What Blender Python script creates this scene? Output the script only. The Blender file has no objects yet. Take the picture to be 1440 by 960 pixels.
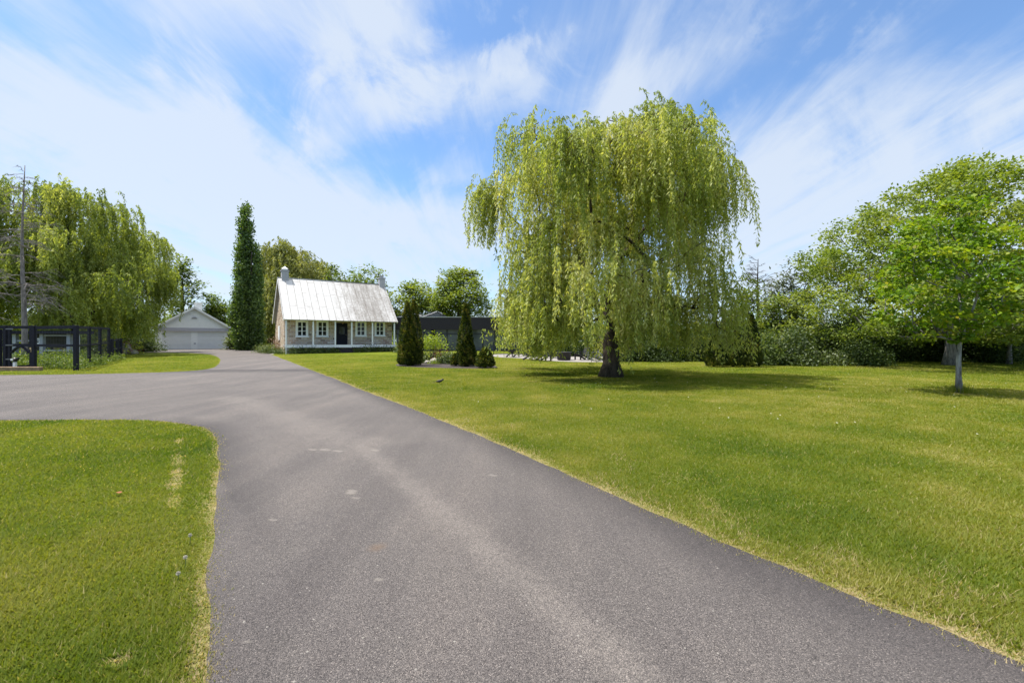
import bpy, bmesh, math, random
import numpy as np
from mathutils import Vector

R = math.radians
random.seed(7)
rng = np.random.default_rng(11)
scene = bpy.context.scene
COL = scene.collection

# ------------------------------------------------------------------ camera model used to survey the place
F, CX, CY, EYE = 640.0, 720.0, 480.0, 1.5
def T(y):
    """height of the land: level near the camera, a slight rise towards the house"""
    return 0.0175 * (min(max(y, 22.0), 70.0) - 22.0)
def Tn(y):
    return 0.0175 * (np.clip(y, 22.0, 70.0) - 22.0)
def gp(px, py):
    k = (py - CY) / F
    d = EYE / max(k, 1e-4)
    if d > 22:
        d = (EYE + 0.0175 * 22) / (k + 0.0175)
    if d > 70:
        d = 70
    return ((px - CX) / F * d, d)
def at(px, py, d):
    return Vector(((px - CX) / F * d, d, EYE - (py - CY) / F * d))
def gx(px, d):
    return (px - CX) / F * d

# ------------------------------------------------------------------ mesh helpers
def npmesh(name, V, faces, mat, parent=None, tint=None, smooth=False):
    """V (n,3), faces (m,k) int array"""
    me = bpy.data.meshes.new(name)
    V = np.asarray(V, dtype=np.float32); faces = np.asarray(faces, dtype=np.int32)
    k = faces.shape[1]
    me.vertices.add(len(V)); me.vertices.foreach_set('co', V.ravel())
    me.loops.add(faces.size); me.loops.foreach_set('vertex_index', faces.ravel())
    me.polygons.add(len(faces)); me.polygons.foreach_set('loop_start', np.arange(0, faces.size, k, dtype=np.int32))
    if smooth:
        me.polygons.foreach_set('use_smooth', np.ones(len(faces), dtype=bool))
    me.update(calc_edges=True)
    if tint is not None:
        a = me.attributes.new('tint', 'FLOAT', 'POINT')
        a.data.foreach_set('value', np.asarray(tint, dtype=np.float32))
    me.materials.append(mat)
    o = bpy.data.objects.new(name, me); COL.objects.link(o)
    if parent: o.parent = parent
    return o

class MB:
    def __init__(s): s.v = []; s.f = []
    def add(s, vs, fs):
        n = len(s.v); s.v += [tuple(v) for v in vs]; s.f += [tuple(i + n for i in f) for f in fs]; return s
    def box(s, x0, x1, y0, y1, z0, z1):
        return s.add([(x0,y0,z0),(x1,y0,z0),(x1,y1,z0),(x0,y1,z0),(x0,y0,z1),(x1,y0,z1),(x1,y1,z1),(x0,y1,z1)],
                     [(3,2,1,0),(4,5,6,7),(0,1,5,4),(1,2,6,5),(2,3,7,6),(3,0,4,7)])
    def bar(s, a, b, w, h, up=(0,0,1)):
        a = Vector(a); b = Vector(b); d = (b-a).normalized(); u = Vector(up)
        if abs(d.dot(u)) > .98: u = Vector((0,1,0))
        sx = d.cross(u).normalized() * w/2; sz = d.cross(sx).normalized() * h/2
        q = [p + i*sx + j*sz for p in (a,b) for i,j in ((-1,-1),(1,-1),(1,1),(-1,1))]
        return s.add(q, [(0,1,2,3),(7,6,5,4),(0,4,5,1),(1,5,6,2),(2,6,7,3),(3,7,4,0)])
    def prism(s, poly, off):
        """extrude a planar polygon by the vector off"""
        n = len(poly); off = Vector(off); p = [Vector(q) for q in poly]
        vs = p + [q + off for q in p]
        fs = [tuple(range(n))[::-1], tuple(range(n, 2*n))] + [(i, (i+1) % n, (i+1) % n + n, i + n) for i in range(n)]
        return s.add(vs, fs)
    def tube(s, pts, rad, n=7, cap=True):
        pts = [Vector(p) for p in pts]
        if not hasattr(rad, '__len__'): rad = [rad]*len(pts)
        base = len(s.v); ref = Vector((.31,.87,.1))
        for i, p in enumerate(pts):
            d = (pts[min(i+1, len(pts)-1)] - pts[max(i-1, 0)]).normalized()
            if abs(d.dot(ref)) > .95: ref = Vector((1,0,0))
            a = d.cross(ref).normalized(); b = d.cross(a)
            for k in range(n):
                t = 2*math.pi*k/n
                s.v.append(tuple(p + (a*math.cos(t) + b*math.sin(t))*rad[i]))
        for i in range(len(pts)-1):
            for k in range(n):
                s.f.append((base+i*n+k, base+i*n+(k+1) % n, base+(i+1)*n+(k+1) % n, base+(i+1)*n+k))
        if cap:
            s.f.append(tuple(base+k for k in range(n))[::-1])
            s.f.append(tuple(base+(len(pts)-1)*n+k for k in range(n)))
        return s
    def lathe(s, prof, n=14, c=(0,0,0)):
        base = len(s.v)
        for r, z in prof:
            for k in range(n):
                t = 2*math.pi*k/n
                s.v.append((c[0]+r*math.cos(t), c[1]+r*math.sin(t), c[2]+z))
        for i in range(len(prof)-1):
            for k in range(n):
                s.f.append((base+i*n+k, base+i*n+(k+1) % n, base+(i+1)*n+(k+1) % n, base+(i+1)*n+k))
        s.f.append(tuple(base+k for k in range(n))[::-1]); s.f.append(tuple(base+(len(prof)-1)*n+k for k in range(n)))
        return s
    def build(s, name, mat, parent=None, smooth=False, bevel=0):
        me = bpy.data.meshes.new(name); me.from_pydata(s.v, [], s.f); me.update()
        bm = bmesh.new(); bm.from_mesh(me); bmesh.ops.recalc_face_normals(bm, faces=bm.faces)
        if bevel: bmesh.ops.bevel(bm, geom=list(bm.edges), offset=bevel, segments=1, affect='EDGES', profile=.5)
        bm.to_mesh(me); bm.free()
        if smooth:
            for p in me.polygons: p.use_smooth = True
        me.materials.append(mat)
        o = bpy.data.objects.new(name, me); COL.objects.link(o)
        if parent: o.parent = parent
        return o

def tag(o, label=None, cat=None, group=None, kind=None):
    if label: o['label'] = label
    if cat: o['category'] = cat
    if group: o['group'] = group
    if kind: o['kind'] = kind
    return o
def thing(name, label, cat, loc=(0,0,0), rz=0, group=None):
    o = bpy.data.objects.new(name, None); COL.objects.link(o)
    o.empty_display_size = .3
    o.location = loc; o.rotation_euler = (0,0,rz)
    return tag(o, label, cat, group)
def copy_tree(o, parent=None):
    c = o.copy(); COL.objects.link(c)
    if parent: c.parent = parent
    for ch in list(o.children): copy_tree(ch, c)
    return c

# value noise for python-side variation
def vnoise(x, y, seed=0):
    x = np.asarray(x, dtype=np.float64); y = np.asarray(y, dtype=np.float64)
    xi = np.floor(x).astype(np.int64); yi = np.floor(y).astype(np.int64)
    fx = x-xi; fy = y-yi; fx = fx*fx*(3-2*fx); fy = fy*fy*(3-2*fy)
    def h(a, b):
        n = (a*374761393 + b*668265263 + seed*974634777) & 0x7fffffff
        n = ((n ^ (n >> 13))*1274126177) & 0x7fffffff
        return ((n ^ (n >> 16)) & 0xffff)/65535.0
    return (h(xi,yi)*(1-fx)+h(xi+1,yi)*fx)*(1-fy)+(h(xi,yi+1)*(1-fx)+h(xi+1,yi+1)*fx)*fy
def fbm(x, y, seed=0, n=4):
    s = 0; a = .5; t = 0
    for i in range(n):
        s = s + a*vnoise(x*2**i, y*2**i, seed+i*17); t += a; a *= .5
    return s/t

# ------------------------------------------------------------------ materials
def new_mat(name):
    m = bpy.data.materials.new(name); m.use_nodes = True
    nt = m.node_tree; nt.nodes.clear()
    return m, nt, nt.nodes, nt.links
def N(nt, t, **kw):
    n = nt.nodes.new(t)
    for k, v in kw.items(): setattr(n, k, v)
    return n
def ramp(nt, fac, stops, interp='LINEAR'):
    r = nt.nodes.new('ShaderNodeValToRGB'); r.color_ramp.interpolation = interp
    el = r.color_ramp.elements
    while len(el) < len(stops): el.new(.5)
    for e, (p, c) in zip(el, stops):
        e.position = p; e.color = (*c, 1) if len(c) == 3 else c
    if fac is not None: nt.links.new(fac, r.inputs[0])
    return r.outputs[0]
def gray(v): return (v, v, v)
def noise(nt, vec, scale, detail=4, rough=.55, dist=0):
    n = nt.nodes.new('ShaderNodeTexNoise'); n.inputs['Scale'].default_value = scale
    n.inputs['Detail'].default_value = detail; n.inputs['Roughness'].default_value = rough
    n.inputs['Distortion'].default_value = dist
    if vec is not None: nt.links.new(vec, n.inputs['Vector'])
    return n.outputs['Fac']
def mapping(nt, vec, loc=(0,0,0), rot=(0,0,0), scale=(1,1,1)):
    m = nt.nodes.new('ShaderNodeMapping'); nt.links.new(vec, m.inputs[0])
    m.inputs['Location'].default_value = loc; m.inputs['Rotation'].default_value = rot; m.inputs['Scale'].default_value = scale
    return m.outputs[0]
def mix(nt, fac, a, b, mode='MIX'):
    m = nt.nodes.new('ShaderNodeMix'); m.data_type = 'RGBA'; m.blend_type = mode
    for s, v in ((0, fac), (6, a), (7, b)):
        if isinstance(v, bpy.types.NodeSocket): nt.links.new(v, m.inputs[s])
        elif isinstance(v, (int, float)): m.inputs[s].default_value = v
        else: m.inputs[s].default_value = (*v, 1)
    return m.outputs[2]
def mth(nt, op, a, b=0, clamp=False):
    m = nt.nodes.new('ShaderNodeMath'); m.operation = op; m.use_clamp = clamp
    for i, v in ((0, a), (1, b)):
        if isinstance(v, bpy.types.NodeSocket): nt.links.new(v, m.inputs[i])
        else: m.inputs[i].default_value = v
    return m.outputs[0]
def bump(nt, h, strength=.3, dist=.02):
    b = nt.nodes.new('ShaderNodeBump'); b.inputs['Strength'].default_value = strength; b.inputs['Distance'].default_value = dist
    nt.links.new(h, b.inputs['Height']); return b.outputs[0]
def principled(nt, col, rough=.7, normal=None, metal=0, spec=.5):
    p = nt.nodes.new('ShaderNodeBsdfPrincipled'); o = nt.nodes.new('ShaderNodeOutputMaterial')
    if isinstance(col, bpy.types.NodeSocket): nt.links.new(col, p.inputs['Base Color'])
    else: p.inputs['Base Color'].default_value = (*col, 1)
    if isinstance(rough, bpy.types.NodeSocket): nt.links.new(rough, p.inputs['Roughness'])
    else: p.inputs['Roughness'].default_value = rough
    p.inputs['Metallic'].default_value = metal; p.inputs['Specular IOR Level'].default_value = spec
    if normal is not None: nt.links.new(normal, p.inputs['Normal'])
    nt.links.new(p.outputs[0], o.inputs[0]); return p
def geo_pos(nt): return nt.nodes.new('ShaderNodeNewGeometry').outputs['Position']
def obj_co(nt): return nt.nodes.new('ShaderNodeTexCoord').outputs['Object']
def attr(nt, name):
    a = nt.nodes.new('ShaderNodeAttribute'); a.attribute_name = name; return a.outputs['Fac']

def plain(name, col, rough=.6, var=.12, scale=6, bmp=.1, metal=0, spec=.4):
    m, nt, _, _ = new_mat(name)
    co = obj_co(nt); n = noise(nt, co, scale, 5, .6)
    c = ramp(nt, n, [(.3, tuple(x*(1-var) for x in col)), (.7, tuple(min(1, x*(1+var)) for x in col))])
    principled(nt, c, rough, bump(nt, noise(nt, co, scale*6, 3), bmp, .01), metal, spec)
    return m

def leaf_mat(name, stops, trans=.4, gloss=.05, tcol=(1.25, 1.2, .55)):
    m, nt, nodes, links = new_mat(name)
    c = ramp(nt, attr(nt, 'tint'), stops)
    d = nodes.new('ShaderNodeBsdfDiffuse'); t = nodes.new('ShaderNodeBsdfTranslucent'); g = nodes.new('ShaderNodeBsdfGlossy')
    g.inputs['Roughness'].default_value = .6
    links.new(c, d.inputs[0]); links.new(mix(nt, 1, c, tcol, 'MULTIPLY'), t.inputs[0])
    m1 = nodes.new('ShaderNodeMixShader'); m1.inputs[0].default_value = trans
    links.new(d.outputs[0], m1.inputs[1]); links.new(t.outputs[0], m1.inputs[2])
    m2 = nodes.new('ShaderNodeMixShader'); m2.inputs[0].default_value = gloss
    links.new(m1.outputs[0], m2.inputs[1]); links.new(g.outputs[0], m2.inputs[2])
    o = nodes.new('ShaderNodeOutputMaterial'); links.new(m2.outputs[0], o.inputs[0])
    return m

def bark_mat(name, dark, light, scale=8):
    m, nt, _, _ = new_mat(name)
    co = mapping(nt, obj_co(nt), scale=(1, 1, .25))
    n = noise(nt, co, scale, 6, .7)
    c = ramp(nt, n, [(.35, dark), (.65, light)])
    principled(nt, c, .9, bump(nt, noise(nt, co, scale*2.5, 4, .7), .8, .04), 0, .2)
    return m

M = {}
M['willow'] = leaf_mat('willow_leaf', [(0, (.14,.20,.034)), (.4, (.31,.365,.072)), (.75, (.47,.49,.14)), (1, (.58,.56,.26))], .54, .03)
M['willow_far'] = leaf_mat('willow_leaf_far', [(0, (.13,.185,.030)), (.5, (.30,.36,.066)), (1, (.46,.49,.13))], .54, .03)
M['maple'] = leaf_mat('maple_leaf', [(0, (.055,.125,.008)), (.5, (.13,.23,.012)), (.85, (.26,.33,.022)), (1, (.34,.31,.05))], .48, .02)
M['maple_big'] = leaf_mat('tree_leaf', [(0, (.085,.140,.014)), (.5, (.175,.24,.024)), (1, (.31,.345,.055))], .46, .03)
M['poplar'] = leaf_mat('columnar_leaf', [(0, (.030,.068,.009)), (.5, (.085,.155,.018)), (1, (.18,.26,.034))], .42, .06)
M['mid'] = leaf_mat('wood_leaf', [(0, (.065,.105,.02)), (.5, (.14,.20,.032)), (1, (.26,.30,.055))], .44, .03)
M['golden'] = leaf_mat('golden_leaf', [(0, (.14,.165,.030)), (.5, (.27,.29,.060)), (1, (.41,.39,.12))], .4, .05)
M['bluish'] = leaf_mat('bluish_leaf', [(0, (.05,.07,.05)), (.5, (.10,.125,.085)), (1, (.19,.21,.16))], .3, .05)
M['hedge'] = leaf_mat('hedge_leaf', [(0, (.016,.032,.007)), (.5, (.040,.070,.013)), (1, (.10,.145,.03))], .34, .025)
M['shrub'] = leaf_mat('shrub_leaf', [(0, (.035,.065,.012)), (.5, (.075,.115,.022)), (1, (.15,.185,.05))], .38, .05)
M['cedar'] = leaf_mat('cedar_leaf', [(0, (.014,.028,.006)), (.45, (.050,.072,.011)), (.8, (.13,.145,.022)), (1, (.20,.165,.05))], .3, .02)
M['lime'] = leaf_mat('lime_leaf', [(0, (.12,.19,.008)), (.5, (.22,.30,.012)), (1, (.34,.38,.03))], .45, .04)
M['red'] = leaf_mat('red_leaf', [(0, (.06,.012,.012)), (.5, (.13,.035,.03)), (1, (.22,.12,.07))], .3, .04)
M['blossom'] = leaf_mat('blossom', [(0, (.16,.10,.08)), (.5, (.30,.20,.16)), (1, (.5,.4,.36))], .3, .03)
M['weed'] = leaf_mat('weed_leaf', [(0, (.06,.11,.012)), (.6, (.13,.19,.022)), (.93, (.22,.26,.05)), (1, (.55,.55,.45))], .4, .03)
M['grass'] = leaf_mat('grass_blade', [(0, (.058,.108,.008)), (.3, (.128,.172,.014)), (.55, (.19,.206,.030)), (.78, (.27,.262,.062)), (1, (.43,.335,.20))], .5, .01)
M['bark'] = bark_mat('bark_dark', (.022,.017,.013), (.085,.066,.052))
M['bark_grey'] = bark_mat('bark_grey', (.10,.09,.085), (.30,.28,.26), 10)
M['bark_pale'] = bark_mat('bark_pale', (.055,.045,.042), (.42,.40,.38), 9)
M['dead'] = bark_mat('dead_wood', (.13,.11,.105), (.30,.265,.25), 10)
M['twig'] = plain('willow_twig', (.16,.13,.03), .8)

def make_ground():
    m, nt, _, _ = new_mat('lawn_soil')
    p = geo_pos(nt)
    big = noise(nt, p, .22, 3, .5); med = noise(nt, p, 1.6, 5, .6); fine = noise(nt, p, 38, 3, .7)
    f = mth(nt, 'ADD', mth(nt, 'ADD', mth(nt, 'MULTIPLY', big, .45), mth(nt, 'MULTIPLY', med, .40)), mth(nt, 'MULTIPLY', fine, .30))
    c = ramp(nt, f, [(.38, (.054,.086,.003)), (.52, (.098,.128,.006)), (.64, (.132,.152,.012)), (.8, (.17,.17,.04))])
    straw = ramp(nt, noise(nt, p, 26, 4, .7), [(.3, (.24,.18,.10)), (.7, (.42,.33,.20))])
    w = attr(nt, 'straw')
    wm = mth(nt, 'MULTIPLY', w, mth(nt, 'ADD', mth(nt, 'MULTIPLY', noise(nt, p, 7, 4, .7), 2.0), -.15), True)
    c = mix(nt, wm, c, straw)
    principled(nt, c, .95, bump(nt, mth(nt, 'ADD', fine, med), .9, .04), 0, .1)
    return m
M['lawn'] = make_ground()

def make_asphalt():
    m, nt, nodes, links = new_mat('asphalt')
    p = geo_pos(nt)
    v = nodes.new('ShaderNodeTexVoronoi'); v.inputs['Scale'].default_value = 215; links.new(p, v.inputs['Vector'])
    sp = nodes.new('ShaderNodeSeparateColor'); links.new(v.outputs['Color'], sp.inputs[0])
    v2 = nodes.new('ShaderNodeTexVoronoi'); v2.inputs['Scale'].default_value = 55; links.new(p, v2.inputs['Vector'])
    sp2 = nodes.new('ShaderNodeSeparateColor'); links.new(v2.outputs['Color'], sp2.inputs[0])
    stones = ramp(nt, sp.outputs[0], [(0, (.034,.029,.027)), (.13, (.056,.048,.045)), (.4, (.090,.079,.074)), (.75, (.121,.106,.098)), (.95, (.175,.153,.14)), (1, (.27,.235,.21))])
    chips = ramp(nt, sp2.outputs[1], [(.975, gray(0)), (.98, gray(1))])
    cdist = ramp(nt, v2.outputs['Distance'], [(.22, gray(1)), (.30, gray(0))])
    c = mix(nt, mth(nt, 'MULTIPLY', mth(nt, 'MULTIPLY', chips, cdist), .8), stones, (.22,.20,.18))
    # broad wear, along the direction of travel (the drive runs up and to the left)
    al = mapping(nt, p, rot=(0, 0, R(31)), scale=(1, .12, 1))
    wear = noise(nt, al, 1.1, 5, .6, .3)
    blot = noise(nt, p, .55, 5, .6, .4)
    c = mix(nt, 1, c, ramp(nt, wear, [(.3, (.80,.79,.80)), (.5, (1,1,1)), (.70, (1.22,1.2,1.17))]), 'MULTIPLY')
    c = mix(nt, 1, c, ramp(nt, blot, [(.3, (.86,.85,.865)), (.55, (1.02,1.01,1)), (.75, (1.12,1.1,1.08))]), 'MULTIPLY')
    # pale scuffed band where tyres cross and the loose grit gathers
    def seg(a, b, r0, r1):
        ax, ay = gp(*a); bx, by = gp(*b)
        A = Vector((ax, ay, 0)); B = Vector((bx, by, 0)); D = B-A
        s1 = N(nt, 'ShaderNodeVectorMath', operation='SUBTRACT'); links.new(p, s1.inputs[0]); s1.inputs[1].default_value = A
        dt = N(nt, 'ShaderNodeVectorMath', operation='DOT_PRODUCT'); links.new(s1.outputs[0], dt.inputs[0]); dt.inputs[1].default_value = D/D.length_squared
        h = mth(nt, 'MINIMUM', mth(nt, 'MAXIMUM', dt.outputs['Value'], 0), 1)
        sc = N(nt, 'ShaderNodeVectorMath', operation='SCALE'); sc.inputs[0].default_value = D; links.new(h, sc.inputs['Scale'])
        s2 = N(nt, 'ShaderNodeVectorMath', operation='SUBTRACT'); links.new(s1.outputs[0], s2.inputs[0]); links.new(sc.outputs[0], s2.inputs[1])
        ln = N(nt, 'ShaderNodeVectorMath', operation='LENGTH'); links.new(s2.outputs[0], ln.inputs[0])
        d = mth(nt, 'ADD', ln.outputs['Value'], mth(nt, 'MULTIPLY', mth(nt, 'SUBTRACT', noise(nt, p, 3.5, 5, .7), .5), r1*1.3))
        mr = N(nt, 'ShaderNodeMapRange', interpolation_type='SMOOTHSTEP'); links.new(d, mr.inputs[0])
        mr.inputs[1].default_value = r0; mr.inputs[2].default_value = r1; mr.inputs[3].default_value = 1; mr.inputs[4].default_value = 0
        return mr.outputs[0]
    grit = ramp(nt, sp.outputs[1], [(.15, (.13,.112,.102)), (.6, (.25,.218,.19)), (1, (.42,.36,.31))])
    b1 = seg((505, 625), (640, 735), .0, .26); b2 = seg((640, 735), (930, 985), .0, .23); b3 = seg((330, 560), (505, 625), .0, .7)
    g = mth(nt, 'MAXIMUM', mth(nt, 'MAXIMUM', b1, b2), mth(nt, 'MULTIPLY', b3, .8))
    g = mth(nt, 'MULTIPLY', g, mth(nt, 'ADD', mth(nt, 'MULTIPLY', noise(nt, p, 22, 3, .8), 1.5), -.25), True)
    gs = mth(nt, 'GREATER_THAN', mth(nt, 'MULTIPLY', g, .85), sp.outputs[2])
    c = mix(nt, mth(nt, 'ADD', mth(nt, 'MULTIPLY', gs, .46), mth(nt, 'MULTIPLY', g, .12)), c, grit)
    st = seg((528, 772), (532, 770), .0, .10)
    c = mix(nt, mth(nt, 'MULTIPLY', st, .55), c, (.14,.09,.055))
    for a, r in (((492, 690), .05), ((497, 700), .04), ((524, 633), .06), ((455, 632), .08), ((472, 634), .06), ((436, 632), .06), ((490, 693), .05), ((530, 815), .03), ((690, 668), .04), ((345, 903), .02), ((380, 731), .03)):
        c = mix(nt, mth(nt, 'MULTIPLY', seg(a, (a[0]+6, a[1]+1), .0, r), .5), c, (.27,.24,.205))
    # the newer, darker margin along the right-hand edge and gritty, sandy margin along the grass
    e = attr(nt, 'edge')
    c = mix(nt, mth(nt, 'MULTIPLY', e, .85), c, mix(nt, 1, c, (.45,.44,.46), 'MULTIPLY'))
    h = mth(nt, 'ADD', mth(nt, 'MULTIPLY', v.outputs['Distance'], -1), mth(nt, 'MULTIPLY', noise(nt, p, 140, 2), .6))
    principled(nt, c, .78, bump(nt, h, .8, .008), 0, .4)
    return m
M['asphalt'] = make_asphalt()

def make_stone():
    m, nt, nodes, links = new_mat('fieldstone')
    co = obj_co(nt)
    sx = nodes.new('ShaderNodeSeparateXYZ'); links.new(co, sx.inputs[0])
    cb = nodes.new('ShaderNodeCombineXYZ'); links.new(mth(nt, 'ADD', sx.outputs[0], sx.outputs[1]), cb.inputs[0]); links.new(sx.outputs[2], cb.inputs[1])
    wob = nodes.new('ShaderNodeVectorMath'); wob.operation = 'ADD'; links.new(cb.outputs[0], wob.inputs[0])
    nz = nodes.new('ShaderNodeTexNoise'); nz.inputs['Scale'].default_value = 2.5; links.new(co, nz.inputs['Vector'])
    sc = nodes.new('ShaderNodeVectorMath'); sc.operation = 'SCALE'; sc.inputs['Scale'].default_value = .12; links.new(nz.outputs['Color'], sc.inputs[0])
    links.new(sc.outputs[0], wob.inputs[1])
    b = nodes.new('ShaderNodeTexBrick'); links.new(wob.outputs[0], b.inputs['Vector'])
    b.inputs['Scale'].default_value = 1; b.inputs['Brick Width'].default_value = .48; b.inputs['Row Height'].default_value = .2
    b.inputs['Mortar Size'].default_value = .022; b.inputs['Mortar Smooth'].default_value = .4; b.offset = .43
    b.inputs['Color1'].default_value = (0,0,0,1); b.inputs['Color2'].default_value = (1,1,1,1); b.inputs['Mortar'].default_value = (.5,.5,.5,1); b.inputs['Bias'].default_value = 0
    c = ramp(nt, b.outputs['Color'], [(0, (.15,.105,.07)), (.25, (.44,.335,.225)), (.5, (.55,.435,.30)), (.75, (.33,.205,.14)), (1, (.62,.53,.41))])
    c = mix(nt, 1, c, ramp(nt, noise(nt, co, 9, 5, .7), [(.3, gray(.7)), (.7, gray(1.25))]), 'MULTIPLY')
    c = mix(nt, b.outputs['Fac'], c, (.55,.51,.46))
    principled(nt, c, .9, bump(nt, mth(nt, 'SUBTRACT', noise(nt, co, 14, 4), b.outputs['Fac']), .6, .03), 0, .2)
    return m
M['stone'] = make_stone()

def make_roof():
    m, nt, nodes, links = new_mat('white_metal_roof')
    co = obj_co(nt)
    streak = noise(nt, mapping(nt, co, scale=(1, .22, .22)), 2.2, 6, .7)
    speck = noise(nt, co, 5.5, 6, .75)
    sx = nodes.new('ShaderNodeSeparateXYZ'); links.new(co, sx.inputs[0])
    side = ramp(nt, mth(nt, 'MULTIPLY', sx.outputs[0], .1), [(.40, gray(.0)), (.78, gray(.22)), (1, gray(.12))])
    f = mth(nt, 'ADD', mth(nt, 'MULTIPLY', streak, .5), mth(nt, 'ADD', mth(nt, 'MULTIPLY', speck, .5), side))
    c = ramp(nt, f, [(.46, (.47,.465,.46)), (.56, (.42,.41,.40)), (.66, (.29,.275,.26)), (.76, (.18,.165,.15))])
    rust = ramp(nt, noise(nt, mapping(nt, co, scale=(1, .35, .35)), 3.3, 5, .7), [(.6, gray(0)), (.75, gray(.6))])
    c = mix(nt, rust, c, (.42,.36,.31))
    cbx = nodes.new('ShaderNodeCombineXYZ'); links.new(mth(nt, 'SUBTRACT', sx.outputs[2], 3.15), cbx.inputs[0]); links.new(mth(nt, 'ADD', sx.outputs[0], .2), cbx.inputs[1])
    bk = nodes.new('ShaderNodeTexBrick'); links.new(cbx.outputs[0], bk.inputs['Vector']); bk.offset = .13; bk.offset_frequency = 2; bk.inputs['Scale'].default_value = 1
    bk.inputs['Brick Width'].default_value = 1.39; bk.inputs['Row Height'].default_value = .66; bk.inputs['Mortar Size'].default_value = .022; bk.inputs['Mortar Smooth'].default_value = .3
    c = mix(nt, mth(nt, 'MULTIPLY', bk.outputs['Fac'], mth(nt, 'ADD', mth(nt, 'MULTIPLY', noise(nt, co, 4, 4, .7), 2.2), -.5), True), c, (.17,.15,.135))  # dark sheet joints, with the seams' shadow lines painted into the colour
    principled(nt, c, .5, bump(nt, speck, .1, .01), 0, .5)
    return m
M['roof'] = make_roof()
M['white'] = plain('white_paint', (.80,.80,.80), .55, .05, 3, .05)
M['white_dirty'] = plain('white_masonry', (.36,.36,.385), .8, .1, 5, .2)
M['door_white'] = plain('garage_door_paint', (.72,.72,.73), .5, .04, 2, .03)
M['trim_grey'] = plain('grey_trim', (.42,.41,.46), .6, .06)
M['roof_grey'] = plain('pale_shingle', (.45,.44,.43), .85, .15, 12, .3)
M['deck'] = plain('porch_boards', (.36,.36,.40), .7, .1)
M['navy'] = plain('dark_door_paint', (.009,.009,.016), .5, .1, spec=.15)
M['black'] = plain('black_metal', (.012,.012,.014), .45, .2)
M['char'] = plain('charcoal_cladding', (.030,.026,.031), .7, .12, 8, spec=.2)
M['fence'] = plain('dark_stained_timber', (.015,.015,.024), .75, .25, 8, .2, spec=.2)
M['grey_wood'] = plain('grey_painted_timber', (.36,.37,.41), .7, .15, 6, .15)
M['dim_wood'] = plain('weathered_boards', (.07,.065,.06), .85, .25, 6, .2)
M['timber'] = plain('brown_timber', (.25,.165,.10), .8, .3, 7, .3)
M['conc'] = plain('concrete', (.23,.21,.19), .85, .12, 4, .2)
M['mulch'] = plain('bark_mulch', (.045,.034,.030), .95, .5, 30, .9)
M['rock'] = plain('rock', (.36,.32,.30), .9, .25, 6, .6)
M['rock_pink'] = plain('rubble_stone', (.30,.20,.16), .9, .35, 8, .6)
M['chair_dark'] = plain('dark_outdoor_plastic', (.022,.021,.022), .55, .15)
M['chair_light'] = plain('grey_outdoor_plastic', (.20,.21,.235), .55, .1)
M['wire'] = plain('galvanised_wire', (.16,.16,.17), .5, .1, metal=.5)
M['feather'] = plain('dark_feathers', (.010,.009,.012), .6, .2)
M['puff'] = plain('dandelion_down', (.46,.42,.35), .95, .1)
M['stem'] = plain('green_stem', (.10,.14,.03), .8)
M['brown_leaf'] = plain('fallen_leaf', (.22,.075,.025), .8, .3, 20)
M['chip'] = plain('grit_stone', (.20,.185,.165), .9)
M['brass'] = plain('warm_brass', (.5,.35,.18), .4, .1, metal=.6)
def make_glass(name, base=(.012,.014,.016), rough=.04):
    m, nt, nodes, links = new_mat(name)
    principled(nt, ramp(nt, noise(nt, obj_co(nt), .8, 2), [(.3, base), (.7, tuple(x*2 for x in base))]), rough, None, 0, .3)
    return m
M['glass'] = make_glass('window_glass')
M['glass_big'] = make_glass('glazing', (.055,.062,.066), .06)

# ------------------------------------------------------------------ the land
def chaikin(P, it=2):
    for _ in range(it):
        Q = []
        for i in range(len(P)):
            a = P[i]; b = P[(i+1) % len(P)]
            Q += [(a[0]*.75+b[0]*.25, a[1]*.75+b[1]*.25), (a[0]*.25+b[0]*.75, a[1]*.25+b[1]*.75)]
        P = Q
    return P
GAR_Y = 54.6
far_right = [gp(430, 517), gp(400, 505.5), gp(385, 500), gp(374, 495.7), (gx(364, 52), 52), (gx(354, 55), 55), (gx(345, 59), 59)]
drive_pts = [(6.6, -5), gp(1440, 935), gp(1250, 859), gp(1100, 797), gp(900, 712), gp(760, 650), gp(650, 603), gp(570, 571), gp(500, 545), gp(465, 530)] + far_right + \
    [(gx(275, 58), 58), (gx(205, 55), 55), (gx(176, GAR_Y), GAR_Y), gp(178, 494.5), gp(215, 495.5), gp(260, 496), gp(292, 497.5), gp(306, 501), gp(310, 506), gp(309, 511), gp(303, 516.5), gp(285, 520.5), gp(240, 523),
     gp(170, 525), gp(100, 526.5), gp(0, 527.5), (-40, 20.0), (-60, 19.5), (-60, 8.5), (-20, 8.6), gp(0, 591), gp(90, 590), gp(180, 590), gp(240, 593), gp(275, 598.5), gp(296, 606), gp(305, 617), gp(308, 635), gp(307, 665),
     gp(302, 750), gp(297, 830), gp(291, 900), gp(286, 980), (-.6, .8), (2.9, -5)]
poly = chaikin(drive_pts, 2)
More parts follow.
